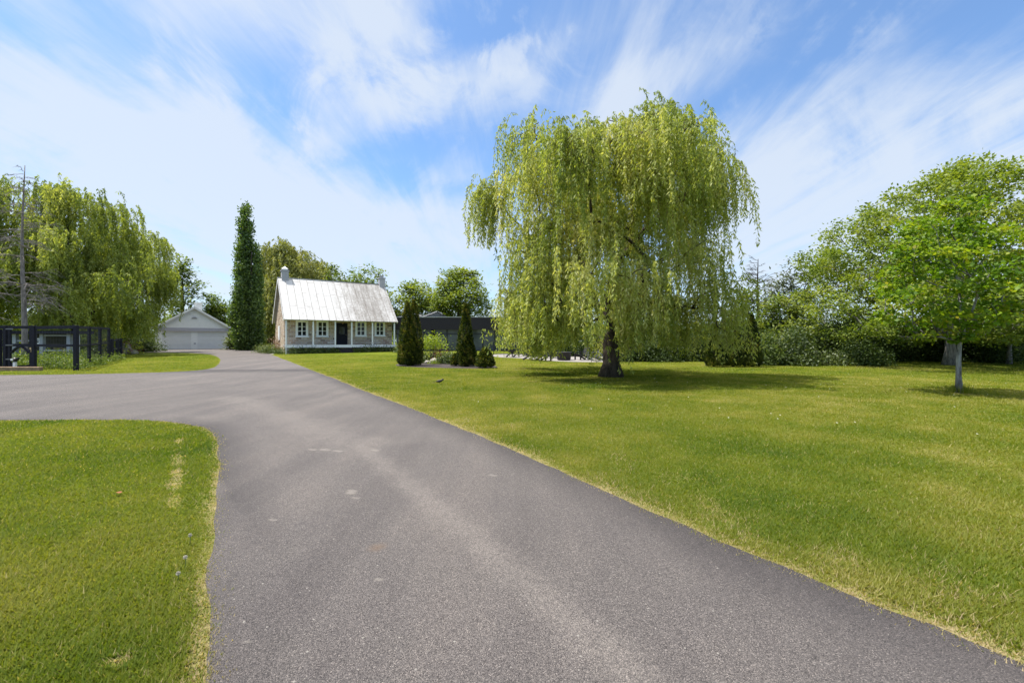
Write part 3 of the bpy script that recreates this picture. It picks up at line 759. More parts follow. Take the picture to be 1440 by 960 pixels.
# ------------------------------------------------------------------ bare trees
def bare_tree(label, px, d, top_py, n, seed, rad, mat, spread, drp, zfrom=.25, group=None, lean=0):
    r = np.random.default_rng(seed); bz = T(d); H = EYE-(top_py-CY)/F*d-bz
    root = thing('bare_tree', label, 'tree', (gx(px, d), d, bz), 0, group)
    tr = [np.array([lean*t*t+.05*math.sin(t*7), .05*math.cos(t*6), H*t-.1]) for t in np.linspace(0, 1, 12)]
    mb = MB().tube(tr, [rad*(1-.93*t)+.008 for t in np.linspace(0, 1, 12)], 9)
    tw = MB()
    for i in range(n):
        t = zfrom+(1-zfrom)*r.random()**.8; z = H*t; c = np.array([lean*t*t, 0, z]); a = r.random()*6.28
        L = spread*(1-t*.75)*(.5+.7*r.random()); dr = np.array([math.cos(a), math.sin(a), 0]); dk = drp*(.1+1.5*r.random()); Pq = None
        P = [c+dr*L*u+np.array([0, 0, L*(.25*u-dk*u*u)])+r.normal(size=3)*.09*L*u for u in np.linspace(0, 1, 6)]
        tw.tube(P, [rad*.17*(1-.85*u)*(1-t*.6)+.005 for u in np.linspace(0, 1, 6)], 4, False)
        for k in range(17):
            u = .2+.8*r.random(); i0 = min(4, int(u*5)); q = P[i0]+(P[i0+1]-P[i0])*(u*5-i0); b = a+r.normal()*1.1; l2 = L*.35*(.4+r.random())
            d2 = np.array([math.cos(b), math.sin(b), -.1-.9*drp*r.random()])
            tw.tube([q, q+d2*l2*.5, q+d2*l2+np.array([0, 0, -.12*l2])], [.008, .006, .004], 3, False)
    mb.build('trunk', mat, root, True); tw.build('crown', mat, root)
    return root
bare_tree('tall dead grey tree with fine drooping twigs behind the garden gate', 33, 27.5, 230, 60, 61, .155, M['dead'], 2.7, .55)
bare_tree('dead grey tree cut by the left edge of the photo', -12, 28.5, 330, 22, 62, .20, M['dead'], 2.0, .5)
bare_tree('leafless thin tree sticking out above the green trees right of the willow', 1066, 33, 362, 40, 63, .16, M['bark'], 2.2, -.35, .45)

# ------------------------------------------------------------------ hedge and shrubs at the right
def leaf_bank(name, label, boxes, leaf, mat, seed, cat, kind=None, tint0=.45, group=None, wide=.6, clump=70, origin=(0,0,0)):
    """foliage filling lumpy mounds: boxes (x, y, rx, ry, z0, z1, n clumps)"""
    r = np.random.default_rng(seed); Cs, Ts = [], []
    for (x, y, rx, ry, z0, z1, n) in boxes:
        u = r.random(n)**.33; th = np.arccos(1-r.random(n)*1.0); ph = r.random(n)*6.28     # upper hemisphere
        rx_ = u*np.sin(th)*np.cos(ph)*rx; ry_ = u*np.sin(th)*np.sin(ph)*ry; zz = z0+u*np.cos(th)*(z1-z0)
        zz = np.where(r.random(n) < .4, z0+(zz-z0)*r.random(n), zz)
        c = np.stack([x+rx_, y+ry_, zz], 1)
        ci = np.repeat(np.arange(n), clump); s = leaf*2.4
        Cs.append(c[ci]+r.normal(size=(n*clump, 3))*np.array([s, s, s*.8])); Ts.append(tint0+(r.random(n)-.5)[ci]*.6+r.normal(0, .13, n*clump))
    C = np.concatenate(Cs); t = np.concatenate(Ts); k = C[:,2] > T(boxes[0][1])+.02; C = C[k]; t = t[k]; n = len(C)
    C = C-np.array(origin)
    o = leaf_mesh(name, C, rnd_dir(n, r)+np.array([0, 0, -.1]), rnd_dir(n, r)*.5+np.array([0, 0, .5]), leaf*(.7+.6*r.random(n)), leaf*wide*(.7+.6*r.random(n)), t, mat, None)
    o.location = origin
    tag(o, label, cat, group, kind); return o
hb = []
rh = np.random.default_rng(91)
for px in range(872, 1600, 13):
    d = 30.6+rh.random()*1.2; h = 2.0+.5*rh.random()+(.5 if px > 1180 else 0)
    hb.append((gx(px, d), d, .9, 1.0, T(d)-.2, T(d)+h, 34))
    hb.append((gx(px+5, d+1.5), d+1.5, 1.0, .9, T(d), T(d)+h+.7, 26))
leaf_bank('hedge', 'long dark green hedge along the far side of the right lawn', hb, .13, M['hedge'], 92, 'hedge')
pbx = []
for px in range(752, 880, 9):
    d = 37.5+rh.random(); pbx.append((gx(px, d), d, .9, .8, T(d)-.2, T(d)+1.5+.6*rh.random(), 26))
leaf_bank('hedge', 'dark hedge closing the back of the patio behind the willow', pbx, .14, M['hedge'], 94, 'hedge', tint0=.4)
def bush(label, px, py, w, hpx, mat, seed, n=60, leaf=.12, dd=None, name='shrub', cat='shrub', tint0=.5, **kw):
    x, d = gp(px, py)
    if dd: d = dd; x = gx(px, d)
    s = d/F
    return leaf_bank(name, label, [(x, d+.2, w*s/2, w*s/2*.9, T(d)-.1, T(d)+hpx*s, n)], leaf, mat, seed, cat, tint0=tint0, origin=(x, d, T(d)), **kw)
bush('round lighter green bush standing before the hedge below the silvery tree', 1118, 513, 64, 50, M['shrub'], 101, 110, .15, tint0=.45)
bush('low pale green bush at the foot of the hedge left of the maple trunk', 1168, 513.5, 42, 17, M['shrub'], 102, 40, .13, tint0=.75)
bush('dark rounded bush between the last small cedar and the lighter bush', 1082, 513, 40, 46, M['hedge'], 103, 80, .14, tint0=.8)
bush('dark bush just right of the low pale bush under the maple', 1215, 513.5, 60, 36, M['hedge'], 104, 80, .14, tint0=.6)
bush('large dark green bush at the far right under the slender tree', 1392, 514, 80, 60, M['hedge'], 105, 110, .14, tint0=.55, dd=29.5)

# ------------------------------------------------------------------ cedars
def cedar(label, px, py, w, tops, seed, d=None, n=5200, group=None, tint0=.45, cat='cedar', leaf=.13):
    """tops: (dx px, top py, width share)"""
    x, dd = gp(px, py); d = d or dd; x = gx(px, d); s = d/F; r = np.random.default_rng(seed); z0 = T(d)
    root = thing('cedar_shrub', label, cat, (x, d, z0), 0, group)
    Cs, Ds, Ts = [], [], []; tm = MB()
    for (dx, top, ws) in tops:
        H = EYE-(top-CY)*s-z0; W = w*s/2*ws; k = int(n*ws*H/3.5)+500
        t = r.random(k)**1.25; ph = r.random(k)*6.28
        prof = np.interp(t, [0, .08, .3, .6, .85, 1], [.82, 1, .97, .66, .32, .03])
        lp = .62+.72*fbm(np.cos(ph)*2.2+5, np.sin(ph)*2.2+t*7+seed, seed, 3)
        rad = W*prof*lp*(.55+.45*r.random(k)**.4)
        Cs.append(np.stack([dx*s+rad*np.cos(ph), rad*np.sin(ph), .05+t*(H-.1)], 1))
        Ds.append(np.stack([np.cos(ph)*.6, np.sin(ph)*.6, np.full(k, .75)], 1)+r.normal(size=(k, 3))*.35)
        cl = fbm(np.cos(ph)*3+t*11, np.sin(ph)*3+t*9, seed+3, 2)
        Ts.append(tint0+(cl-.5)*1.7+r.normal(0, .15, k))
        tm.tube([(dx*s*.6, 0, -.05), (dx*s, 0, H*.8)], [.09, .02], 7)
    C = np.concatenate(Cs); nn = len(C)
    leaf_mesh('crown', C, np.concatenate(Ds), rnd_dir(nn, r), leaf*(.7+.6*r.random(nn)), leaf*.42, np.concatenate(Ts), M['cedar'], root)
    tm.build('trunk', M['bark'], root, True); return root
cedar('tall dark cedar with two pointed tops nearest the stone house', 577, 514, 31, [(-4, 424, .8), (5, 422, .8), (0, 460, 1.0)], 111)
cedar('slim single pointed dark cedar in the middle of the mulch bed', 655, 515, 27, [(0, 427, .88), (3, 470, 1.0)], 112)
cedar('small round cedar ball tucked against the slim pointed cedar', 641, 514.5, 13, [(0, 497, 1.0)], 113, n=5000)
cedar('squat rounded cedar at the right end of the mulch bed', 682, 517, 25, [(0, 488, 1.0)], 114, n=7000)
cedar('leftmost and shortest of three dark cedars beyond the willow', 1004, 515.5, 26, [(0, 462, 1.0)], 115, tint0=.3)
cedar('middle one of three dark cedars beyond the willow', 1031, 515.5, 25, [(0, 454, 1.0)], 116, tint0=.3)
cedar('rightmost and tallest of three dark cedars beyond the willow', 1057, 515.5, 26, [(0, 442, 1.0)], 117, tint0=.36)

# ------------------------------------------------------------------ distant woods closing the horizon
r = np.random.default_rng(121); Cs = []; n = 1500
an = R(-75)+r.random(n)*R(150); dd = 105+r.random(n)*30; hh = (3.0+3.5*fbm(an*9, an*0, 5))*r.random(n)**.7
cc = np.stack([dd*np.sin(an), dd*np.cos(an), .84+hh], 1); ci = np.repeat(np.arange(n), 34)
C = cc[ci]+r.normal(size=(len(ci), 3))*np.array([1.6, 1.6, .7]); C = C[C[:,2] > .8]; m = len(C)
tag(leaf_mesh('distant_woods', C, rnd_dir(m, r), rnd_dir(m, r), .8, .55, .4+.2*r.normal(size=m), M['mid'], None), 'far line of trees closing the horizon', None, None, 'stuff')

# ------------------------------------------------------------------ stone house
TH = math.atan2(.559, .829); hc, hs = math.cos(TH), math.sin(TH)
HX, HY = gx(402, 42), 42.0
def hlx(px, yl=0.0):
    """local x on the line at local depth yl that shows at photo column px"""
    k = (px-CX)/F; ox = HX-hs*yl; oy = HY+hc*yl
    return (k*oy-ox)/(hc-k*hs)
house = thing('stone_house', 'old fieldstone cottage with a steep white metal roof, two chimneys and a white front porch', 'house', (HX, HY, T(HY)), TH)
HL = hlx(555.5); WY = 1.3; DP = 8.2; FL = .82; EZ = 3.35; RZ = 7.42
z_of = lambda py, d: EYE-(py-CY)/F*d-T(HY)
def ring_box(mb, x0, x1, y0, y1, z0, z1, t): # frame in the xz plane
    mb.box(x0, x0+t, y0, y1, z0, z1).box(x1-t, x1, y0, y1, z0, z1).box(x0+t, x1-t, y0, y1, z0, z0+t).box(x0+t, x1-t, y0, y1, z1-t, z1); return mb
rm = DP/2; slope = (RZ-EZ)/rm
WT = EZ+slope*WY-.12
wall = MB()
wall.prism([(0.05, WY, -.4), (0.05, DP-.25, -.4), (0.05, DP-.25, EZ+.1), (0.05, rm, RZ-.18), (0.05, WY, WT)], (HL+.08, 0, 0))
wall.build('wall', M['stone'], house)
# roof: two slopes with standing seams and lapped sheets
rf = MB(); ov = .22
def slope_pt(x, u, lift, front=True):
    y = u*rm if front else DP-u*rm
    nz = 1/math.sqrt(1+slope*slope); ny = (-slope if front else slope)*nz
    return (x, y+ny*lift, EZ+slope*u*rm+nz*lift)
for fr in (True, False):
    a = [slope_pt(-ov, -.055, 0, fr), slope_pt(HL+ov, -.055, 0, fr), slope_pt(HL+ov, 1.0, 0, fr), slope_pt(-ov, 1.0, 0, fr)]
    b = [slope_pt(-ov, -.055, .09, fr), slope_pt(HL+ov, -.055, .09, fr), slope_pt(HL+ov, 1.0, .09, fr), slope_pt(-ov, 1.0, .09, fr)]
    rf.add(a+b, [(0,1,2,3),(4,5,6,7),(0,1,5,4),(1,2,6,5),(2,3,7,6),(3,0,4,7)])
    nrow = 3
    for k in range(nrow):
        u0 = k/nrow-.05; u1 = (k+1)/nrow-.05 if k < nrow-1 else 1.0
        sh = .0; x = -ov+sh+.02
        while x < HL+ov:
            rf.bar(slope_pt(x, u0, .105, fr), slope_pt(x, u1, .105, fr), .03, .035); x += .66
rf.bar((-ov, rm, RZ+.11), (HL+ov, rm, RZ+.11), .18, .06)
roof = rf.build('roof', M['roof'], house)
for cx, cap in ((hlx(400.5, rm), True), (hlx(536.5, rm), False)):
    ch = MB().box(cx-.31, cx+.31, rm-.34, rm+.34, RZ-.5, RZ+.75).box(cx-.36, cx+.36, rm-.39, rm+.39, RZ+.75, RZ+.86).build('chimney', M['white_dirty'], roof)
    if cap: MB().lathe([(.24, 0), (.24, .12), (.34, .14), (.06, .34), (.03, .42)], 12, (cx, rm, RZ+.86)).build('chimney_cap', M['white'], roof)
    else: MB().lathe([(.2, 0), (.2, .16), (.3, .17), (.3, .22)], 12, (cx, rm, RZ+.86)).build('chimney_cap', M['trim_grey'], roof)
# bargeboards on the gables, fascia at the eave
for bx_, fr in ((-ov+.02, True), (-ov+.02, False), (HL+ov-.02, True)):
    MB().bar(slope_pt(bx_, -.05, -.09, fr), slope_pt(bx_, .98, -.09, fr), .05, .17).build('bargeboard', M['white'], house)
MB().box(-.05, HL+.05, -.05, .05, EZ-.22, EZ-.03).build('porch_beam', M['white'], house)
MB().box(.03, HL-.03, .06, WY-.01, EZ-.12, EZ-.07).build('porch_ceiling', M['white'], house)
MB().box(-.06, HL+.06, -.06, WY-.005, FL-.09, FL).build('porch_floor', M['deck'], house)
MB().box(-.09, HL+.09, -.1, -.065, FL-.26, FL+.005).build('porch_fascia', M['white'], house)
for px in (402.5, 440.5, 471.5, 494.6, 523.8, 554.5):
    x = hlx(px); MB().box(x-.065, x+.065, -.055, .065, FL+.002, EZ-.22).build('porch_post', M['white'], house, bevel=.012)
for x in (.15, HL*.36, HL*.7, HL-.15):
    MB().box(x-.12, x+.12, .02, .26, -.4, FL-.1).build('porch_pier', M['rock'], house)
MB().tube([(.0, -.10, -.1), (.0, -.10, EZ-.15)], .045, 8).build('downpipe', M['white'], house)
dz = lambda py, px: EYE-(py-CY)/F*(HY+hs*hlx(px, WY)+hc*WY)-T(HY)
for px in (424.5, 453.2, 507.3, 533.8):
    x = hlx(px, WY); zc = dz(462.3, px); w, h = .56, .80
    fr = ring_box(MB(), x-w, x+w, WY-.10, WY-.012, zc-h, zc+h, .17)
    fr.box(x-w-.05, x+w+.05, WY-.15, WY-.10, zc-h-.02, zc-h+.08)
    win = fr.build('window', M['white'], house)
    iw, ih = w-.17, h-.17
    sash = MB().box(x-.045, x+.045, WY-.085, WY-.03, zc-ih, zc+ih)
    for zz in (-ih/3, ih/3): sash.box(x-iw, x-.046, WY-.075, WY-.035, zc+zz-.022, zc+zz+.022).box(x+.046, x+iw, WY-.075, WY-.035, zc+zz-.022, zc+zz+.022)
    sash.box(x-iw, x-iw+.04, WY-.08, WY-.034, zc-ih, zc+ih).box(x+iw-.04, x+iw, WY-.08, WY-.034, zc-ih, zc+ih)
    sash.build('window_sash', M['white'], win)
    MB().box(x-iw, x+iw, WY-.028, WY-.014, zc-ih, zc+ih).build('pane', M['glass'], win)
x = hlx(480.5, WY); 
dr = ring_box(MB(), x-.56, x+.56, WY-.06, WY-.012, FL, FL+2.2, .09).build('door_frame', M['navy'], house)
door = MB().box(x-.468, x+.468, WY-.05, WY-.014, FL+.01, FL+2.105).box(x-.36, x+.36, WY-.058, WY-.051, FL+.2, FL+.85).build('door', M['navy'], house)
ring_box(MB(), x-.33, x+.33, WY-.065, WY-.052, FL+1.0, FL+1.85, .05).build('door_moulding', M['navy'], door)
MB().box(x-.275, x+.275, WY-.062, WY-.053, FL+1.055, FL+1.795).build('pane', M['glass'], door)
MB().lathe([(.01, 0), (.035, .02), (.035, .05), (.01, .07)], 10, (x+.4, WY-.09, FL+.98)).build('handle', M['brass'], door)
MB().tube([(x+.05, WY-.2, EZ-.08), (x+.05, WY-.2, EZ-.25)], .015, 6).lathe([(.05, -.42), (.09, -.36), (.08, -.26), (.02, -.22)], 8, (x+.05, WY-.2, EZ)).build('porch_lamp', M['brass'], house)
MB().box(x-.6, x+.6, -.75, -.42, -.15, .2).box(x-.6, x+.6, -.42, -.12, -.15, .42).build('step', M['char'], house)
# left gable window
MB().box(-.03, .045, 4.2, 5.2, 1.3, 2.7).build('gable_window', M['white'], house)
# planting under the porch
fb = []
rf_ = np.random.default_rng(131)
for k in range(26):
    t = k/25; lx = .5+t*(HL-.6); ly = -.45-.2*rf_.random()
    if abs(lx-x) < .75: continue
    wx = HX+hc*lx-hs*ly; wy = HY+hs*lx+hc*ly
    fb.append((wx, wy, .35, .3, T(wy)-.05, T(wy)+.32+.25*rf_.random(), 9))
leaf_bank('low_foliage', 'dark low planting in the shade under the front porch', fb, .11, M['hedge'], 132, None, 'stuff', .55, clump=40)
bush('bright green leafy clump at the corner of the paved strip by the house', 371, 496, 16, 8, M['shrub'], 141, 22, .13, dd=44.5, tint0=.8, name='leafy_plant', cat='plant')  # low leafy perennial clump, not a woody shrub
bush('second green clump nearer the house corner', 381, 498.5, 18, 9, M['shrub'], 142, 24, .13, dd=42.5, tint0=.7, name='leafy_plant', cat='plant')
bush('pinkish brown twiggy shrub against the left gable of the stone house', 386, 494, 15, 24, M['blossom'], 143, 26, .13, dd=45.5, tint0=.35, clump=36)
bush('small dark green plant at the left front corner of the house', 392, 499, 12, 6, M['shrub'], 144, 14, .11, dd=41.8, tint0=.35, name='leafy_plant', cat='plant')
bush('small green plant at the right end of the porch', 561, 498, 12, 9, M['shrub'], 145, 14, .13, dd=44, tint0=.6, name='leafy_plant', cat='plant')

# ------------------------------------------------------------------ garage
GZ = T(GAR_Y); GX = gx(273.5, GAR_Y)
gar = thing('garage', 'white double garage with a shallow gable and two closed pale doors', 'garage', (GX, GAR_Y, GZ), R(34))
s = GAR_Y/F; sxg = s*.83; gw2 = 3.75; ez = (491.4-461.5)*s; rz = ez+28.2*s; dep = 8.0
dw = 38.8*sxg; dh = 24.8*s; ddx = [(-43.5*sxg, -43.5*sxg+dw), (4.2*sxg, 4.2*sxg+dw)]
wl = MB()
xs_ = [-gw2, ddx[0][0], ddx[0][1], ddx[1][0], ddx[1][1], gw2]
for a, b in ((0,1),(2,3),(4,5)): wl.box(xs_[a], xs_[b], 0, .2, -.3, ez-.02)
for a, b in ((1,2),(3,4)): wl.box(xs_[a], xs_[b], 0, .2, dh, ez-.02)
wl.box(-gw2, -gw2+.2, .2, dep, -.3, ez-.02).box(gw2-.2, gw2, .2, dep, -.3, ez-.02).box(-gw2+.2, gw2-.2, dep-.2, dep, -.3, ez-.02)
wl.prism([(-gw2, -.12, ez), (gw2, -.12, ez), (0, -.12, rz-.05)], (0, .3, 0)).prism([(-gw2, dep-.2, ez), (gw2, dep-.2, ez), (0, dep-.2, rz-.05)], (0, .2, 0))
wl.build('wall', M['white'], gar)
for a, b in ddx:
    dm = MB()
    for k in range(4): dm.box(a, b, .07, .12, k*dh/4+.008, (k+1)*dh/4-.006)
    dm.build('garage_door', M['door_white'], gar)
MB().box(-gw2+.02, gw2-.02, -.15, -.003, ez-.40, ez-.004).build('lintel_band', M['trim_grey'], gar)
sl = (rz-ez)/gw2; ovg = .28
groof = MB()
for sg in (-1, 1):
    a = [(sg*(gw2+ovg), -.35, ez-sl*ovg+.02), (0, -.35, rz+.02), (0, dep+.3, rz+.02), (sg*(gw2+ovg), dep+.3, ez-sl*ovg+.02)]
    groof.prism(a, (0, 0, .12))
gr = groof.build('roof', M['roof_grey'], gar)
brd = MB()
for sg in (-1, 1): brd.bar((sg*(gw2+ovg), -.37, ez-sl*ovg-.0), (0, -.37, rz+.0), .04, .2)
brd.build('bargeboard', M['white'], gar)
MB().box(-.05, .75, 2.6, 3.4, rz-.5, rz+.72).box(-.1, .8, 2.55, 3.45, rz+.72, rz+.84).build('chimney', M['white'], gr)
vt = MB()
for k in range(4): vt.bar((-.3+.05*k, -.16, ez+1.12+k*.06), (.3-.05*k, -.16, ez+1.12+k*.06), .05, .025)
vt.build('vent', M['trim_grey'], gar)
lx = (322.3-273.5)*sxg; lz = (491.4-470)*s
MB().box(lx-.05, lx+.05, -.06, -.004, lz+.08, lz+.2).lathe([(.05, -.2), (.1, -.15), (.13, .1), (.03, .22)], 8, (lx, -.15, lz)).build('wall_lamp', M['black'], gar)
MB().box(.05-.12, .05+.08, -.03, -.004, .6, .78).build('outlet_box', M['trim_grey'], gar)

# ------------------------------------------------------------------ dark glazed pavilion
PD = 49.0; sp_ = PD/F; PZ = T(PD); PX = gx(625, PD)
pav = thing('pavilion', 'low charcoal pavilion with a deep flat fascia and dark glass doors behind the cedars', 'building', (PX, PD, PZ))
xz = lambda px, py: ((px-625)*sp_, EYE-(py-CY)*sp_-PZ)
x0_, zt = xz(553, 446.5); x1_, zf = xz(760, 463.5)
MB().box(x0_, x1_, -.35, 7, zf, zt).build('fascia', M['char'], pav)
MB().box(x0_+.05, x1_-.05, -.4, 7.05, zt, zt+.07).build('roof', M['roof_grey'], pav)
MB().box(x0_+.3, x1_-.3, 1.6, 6.8, -.3, zf).build('wall', M['char'], pav)
mul = MB()
for px in (582, 596, 608.5, 611, 628.5, 645, 662, 679, 696, 713, 730):
    xx, _ = xz(px, 0); mul.box(xx-.06, xx+.06, .1, .2, -.2, zf)
zz0 = xz(0, 469.5)[1]; mul.box(x0_+.3, x1_-.3, .11, .19, zz0-.04, zz0+.04).box(x0_+.3, x1_-.3, .11, .19, -.2, .1)
mul.build('window_frame', M['black'], pav)
MB().box(x0_+.32, x1_-.32, .14, .16, -.15, zf).build('glazing', M['glass_big'], pav)
MB().box(*(xz(606.5, 0)[0], xz(611.5, 0)[0]), -.1, .22, -.2, zf-.005).build('pillar', M['navy'], pav)
ap = xz(610.5, 437.5); l_ = xz(584, 448); r_ = xz(628, 448)
MB().prism([(l_[0], 2.0, l_[1]), (r_[0], 2.0, r_[1]), (ap[0], 2.0, ap[1])], (0, 3.5, 0)).build('clerestory', M['glass_big'], pav)
fr = MB().bar((ap[0], 1.9, ap[1]+.06), (r_[0]+.3, 1.9, r_[1]-.05), .3, .12)
for t in (.25, .5, .75): fr.bar((ap[0]+(r_[0]-ap[0])*t, 1.95, r_[1]), (ap[0]+(r_[0]-ap[0])*t, 1.95, ap[1]+(r_[1]-ap[1])*t), .06, .06)
fr.build('clerestory_frame', M['black'], pav)
MB().prism([(l_[0]-.3, 1.75, l_[1]-.02), (ap[0], 1.75, ap[1]+.05), (ap[0], 1.75, ap[1]+.15), (l_[0]-.3, 1.75, l_[1]+.09)], (0, 4, 0)).build('sloping_roof', M['roof_grey'], pav)
MB().prism([(l_[0]-3.1, 1.75, l_[1]-.02), (l_[0]-.45, 1.75, ap[1]-.2), (l_[0]-.45, 1.75, ap[1]-.08), (l_[0]-3.1, 1.75, l_[1]+.09)], (0, 4, 0)).build('sloping_roof', M['roof_grey'], pav)

# ------------------------------------------------------------------ planting bed
bush('bright lime green shrub on bare stems beside the twin topped cedar', 607, 508, 34, 20, M['lime'], 151, 46, .12, dd=29.5, clump=44).location.z += .85
sx, sy = gx(606, 29.6), 29.6
stm = MB(); r = np.random.default_rng(152)
for k in range(14):
    a = r.random()*6.28; e = .25+.4*r.random()
    stm.tube([(sx+.05*math.cos(a), sy+.05*math.sin(a), T(sy)-.02), (sx+e*.5*math.cos(a), sy+e*.5*math.sin(a), T(sy)+.5), (sx+e*math.cos(a), sy+e*math.sin(a), T(sy)+1.15)], [.025, .018, .01], 5, False)
lime = [o for o in COL.objects if o.get('label', '').startswith('bright lime')][0]
so = stm.build('stems', M['bark_grey'], None); so.parent = lime; so.location = (-lime.location.x, -lime.location.y, -lime.location.z)
bush('reddish brown shrub right of the lime green shrub', 620, 509, 18, 14, M['red'], 153, 26, .11, dd=29.0, clump=40)
bush('rounded green clump of leaves behind the small rock', 626, 510, 20, 12, M['shrub'], 154, 36, .11, dd=28.4, tint0=.4, name='leafy_plant', cat='plant')  # leafy perennial clumps again, down to the one by the twin cedar
bush('low yellow green groundcover patch at the front of the mulch bed', 611, 513, 16, 3.5, M['lime'], 155, 14, .07, dd=27.8, name='leafy_plant', cat='plant', tint0=.35)
bush('green tuft left of the slim pointed cedar', 634, 511, 16, 10, M['shrub'], 156, 24, .11, dd=29.2, tint0=.7, name='leafy_plant', cat='plant')
bush('pale green leafy clump at the foot of the twin topped cedar', 594, 511, 12, 13, M['shrub'], 157, 20, .11, dd=29.0, tint0=.8, name='leafy_plant', cat='plant')
def rock(label, p, sz, mat, seed, name='boulder', group=None):
    r = random.Random(seed); bm = bmesh.new(); bmesh.ops.create_icosphere(bm, subdivisions=3, radius=1)
    for v in bm.verts:
        n = fbm(np.array([v.co.x*1.3+seed]), np.array([v.co.y*1.3+v.co.z*1.7]), seed)[0]
        v.co = v.co*(.72+.55*n); v.co.x *= sz[0]; v.co.y *= sz[1]; v.co.z *= sz[2]
    me = bpy.data.meshes.new(name); bm.to_mesh(me); bm.free()
    for pl in me.polygons: pl.use_smooth = True
    me.materials.append(mat); o = bpy.data.objects.new(name, me); COL.objects.link(o); o.location = (p[0], p[1], T(p[1])+sz[2]*.35)
    o.rotation_euler = (0, 0, r.random()*6); return tag(o, label, 'rock', group)
rock('pale boulder lying in the bed under the lime green shrub', (gx(611, 28.6), 28.6), (.40, .3, .26), M['rock'], 3)
rock('small grey stone left of the pale boulder', (gx(601, 28.7), 28.7), (.2, .18, .14), M['rock'], 5)

# ------------------------------------------------------------------ patio furniture, iron fence
def chair(label, p, rz, mat, group=None):
    root = thing('garden_chair', label, 'chair', (p[0], p[1], T(p[1])+.012), rz, group)
    MBs = MB()
    for k in range(6):
        t = k/5; MBs.bar((-.27, -.34+.62*t, .40-.10*t), (.27, -.34+.62*t, .40-.10*t), .10, .022)
    MBs.build('seat', mat, root)
    bk = MB()
    for k in range(5):
        xk = -.22+.11*k; h = .72+.1*(1-abs(k-2)/2)
        bk.bar((xk, .26, .30), (xk*1.15, .26+h*.42, .30+h*.9), .095, .02, (0, 1, 0))
    bk.bar((-.26, .40, .55), (.26, .40, .55), .03, .07); bk.build('backrest', mat, root)
    for sg in (-1, 1):
        MB().box(sg*.34-.07, sg*.34+.07, -.42, .40, .56, .585).build('armrest', mat, root)
        MB().box(sg*.31-.02, sg*.31+.02, -.40, -.29, 0, .558).build('leg', mat, root)
        MB().prism([(sg*.31-.02, -.30, .34), (sg*.31-.02, -.30, .43), (sg*.31-.02, .62, .09), (sg*.31-.02, .62, 0), (sg*.31-.02, .50, 0)], (.04, 0, 0)).build('leg', mat, root)
    return root
c0 = chair('light grey reclined garden chair beside the willow trunk', gp(836, 507), R(-75), M['chair_light'])
chair('pale garden chair partly hidden by the willow trunk', gp(846, 505), R(-100), M['chair_light'])
for k, (px, py, rz, lab) in enumerate(((748, 506.3, 40, 'dark garden chair at the left edge of the patio'), (765, 507.5, 120, 'dark garden chair second from the left on the patio'), (818, 506, -60, 'dark garden chair between fire pit and light grey chair'),
                                       (776, 503.5, 200, 'dark garden chair at the back of the patio behind the hanging strands'), (722, 502, 150, 'dark garden chair at the far left end of the patio'))):
    chair(lab, gp(px, py), R(rz), M['chair_dark'], 'dark garden chairs on the patio')
fx, fy = gp(793, 506.5)
fp = thing('fire_pit', 'low dark round fire pit on the patio behind hanging willow strands', 'fire pit', (fx, fy, T(fy)+.012))
MB().lathe([(.42, 0), (.48, .08), (.50, .5), (.58, .54), (.58, .58), (.3, .58), (.28, .45)], 18).build('bowl', M['chair_dark'], fp, True)
def iron_fence(label, a, b, h, name='iron_fence', pick=.13):
    a = Vector((a[0], a[1], T(a[1]))); b = Vector((b[0], b[1], T(b[1]))); L = (b-a).length
    root = thing(name, label, 'fence', a); d = (b-a)
    pk = MB(); n = int(L/pick)
    for k in range(n+1):
        p = d*(k/n); pk.bar(p+Vector((0, 0, .05)), p+Vector((0, 0, h)), .022, .022)
    pk.build('pickets', M['black'], root)
    for z in (.12, h-.12): MB().bar(Vector((0, 0, z)), d+Vector((0, 0, z)), .035, .045).build('rail', M['black'], root)
    m = max(1, int(L/2.2))
    for k in range(m+1):
        p = d*(k/m); MB().bar(p-Vector((0, 0, .1)), p+Vector((0, 0, h+.08)), .06, .06).build('post', M['black'], root)
    return root
iron_fence('black iron picket fence right of the willow trunk in front of the hedge', gp(866, 504.0), gp(968, 507), 1.15)
iron_fence('black iron fence left of the patio below the willow curtain', gp(694, 499), gp(742, 500), 1.0)

# ------------------------------------------------------------------ garden fence and gate at the left
A = Vector((gx(107, 23.2), 23.2, 0)); B = Vector((gx(153, 31), 31, 0)); A.z = T(A.y); B.z = T(B.y)
gf = thing('garden_fence', 'dark timber and wire fence around the vegetable garden', 'fence', A)
def post(root, p, h, w=.17, name='post', mat=None):
    p = Vector(p); return MB().box(p.x-w/2, p.x+w/2, p.y-w/2, p.y+w/2, p.z-.1, p.z+h).build(name, mat or M['fence'], root, bevel=.01)
HF = 2.3
def wires(p, q, z0, z1, step=.17):
    p = Vector(p); q = Vector(q); w = MB(); L = (q-p).length; n = int(L/step)
    for k in range(n+1):
        c = p+(q-p)*(k/n); w.bar(c+Vector((0, 0, z0)), c+Vector((0, 0, z1)), .003, .003)
    m = int((z1-z0)/step)
    for k in range(m+1):
        z = z0+(z1-z0)*k/m; w.bar(p+Vector((0, 0, z)), q+Vector((0, 0, z)), .003, .003)
    return w
post(gf, (0, 0, 0), HF, .17)
for k in range(1, 4):
    p = (B-A)*(k/3); post(gf, p, HF-.06, .125)
    p0 = (B-A)*((k-1)/3)
    MB().bar(p0+Vector((0, 0, HF-.1)), p+Vector((0, 0, HF-.08)), .05, .15).build('top_rail', M['fence'], gf)
    MB().bar(p0+Vector((0, 0, 1.25)), p+Vector((0, 0, 1.25)), .05, .10).build('rail', M['fence'], gf)
    wires(p0, p, .1, HF-.2).build('wire_mesh', M['wire'], gf)
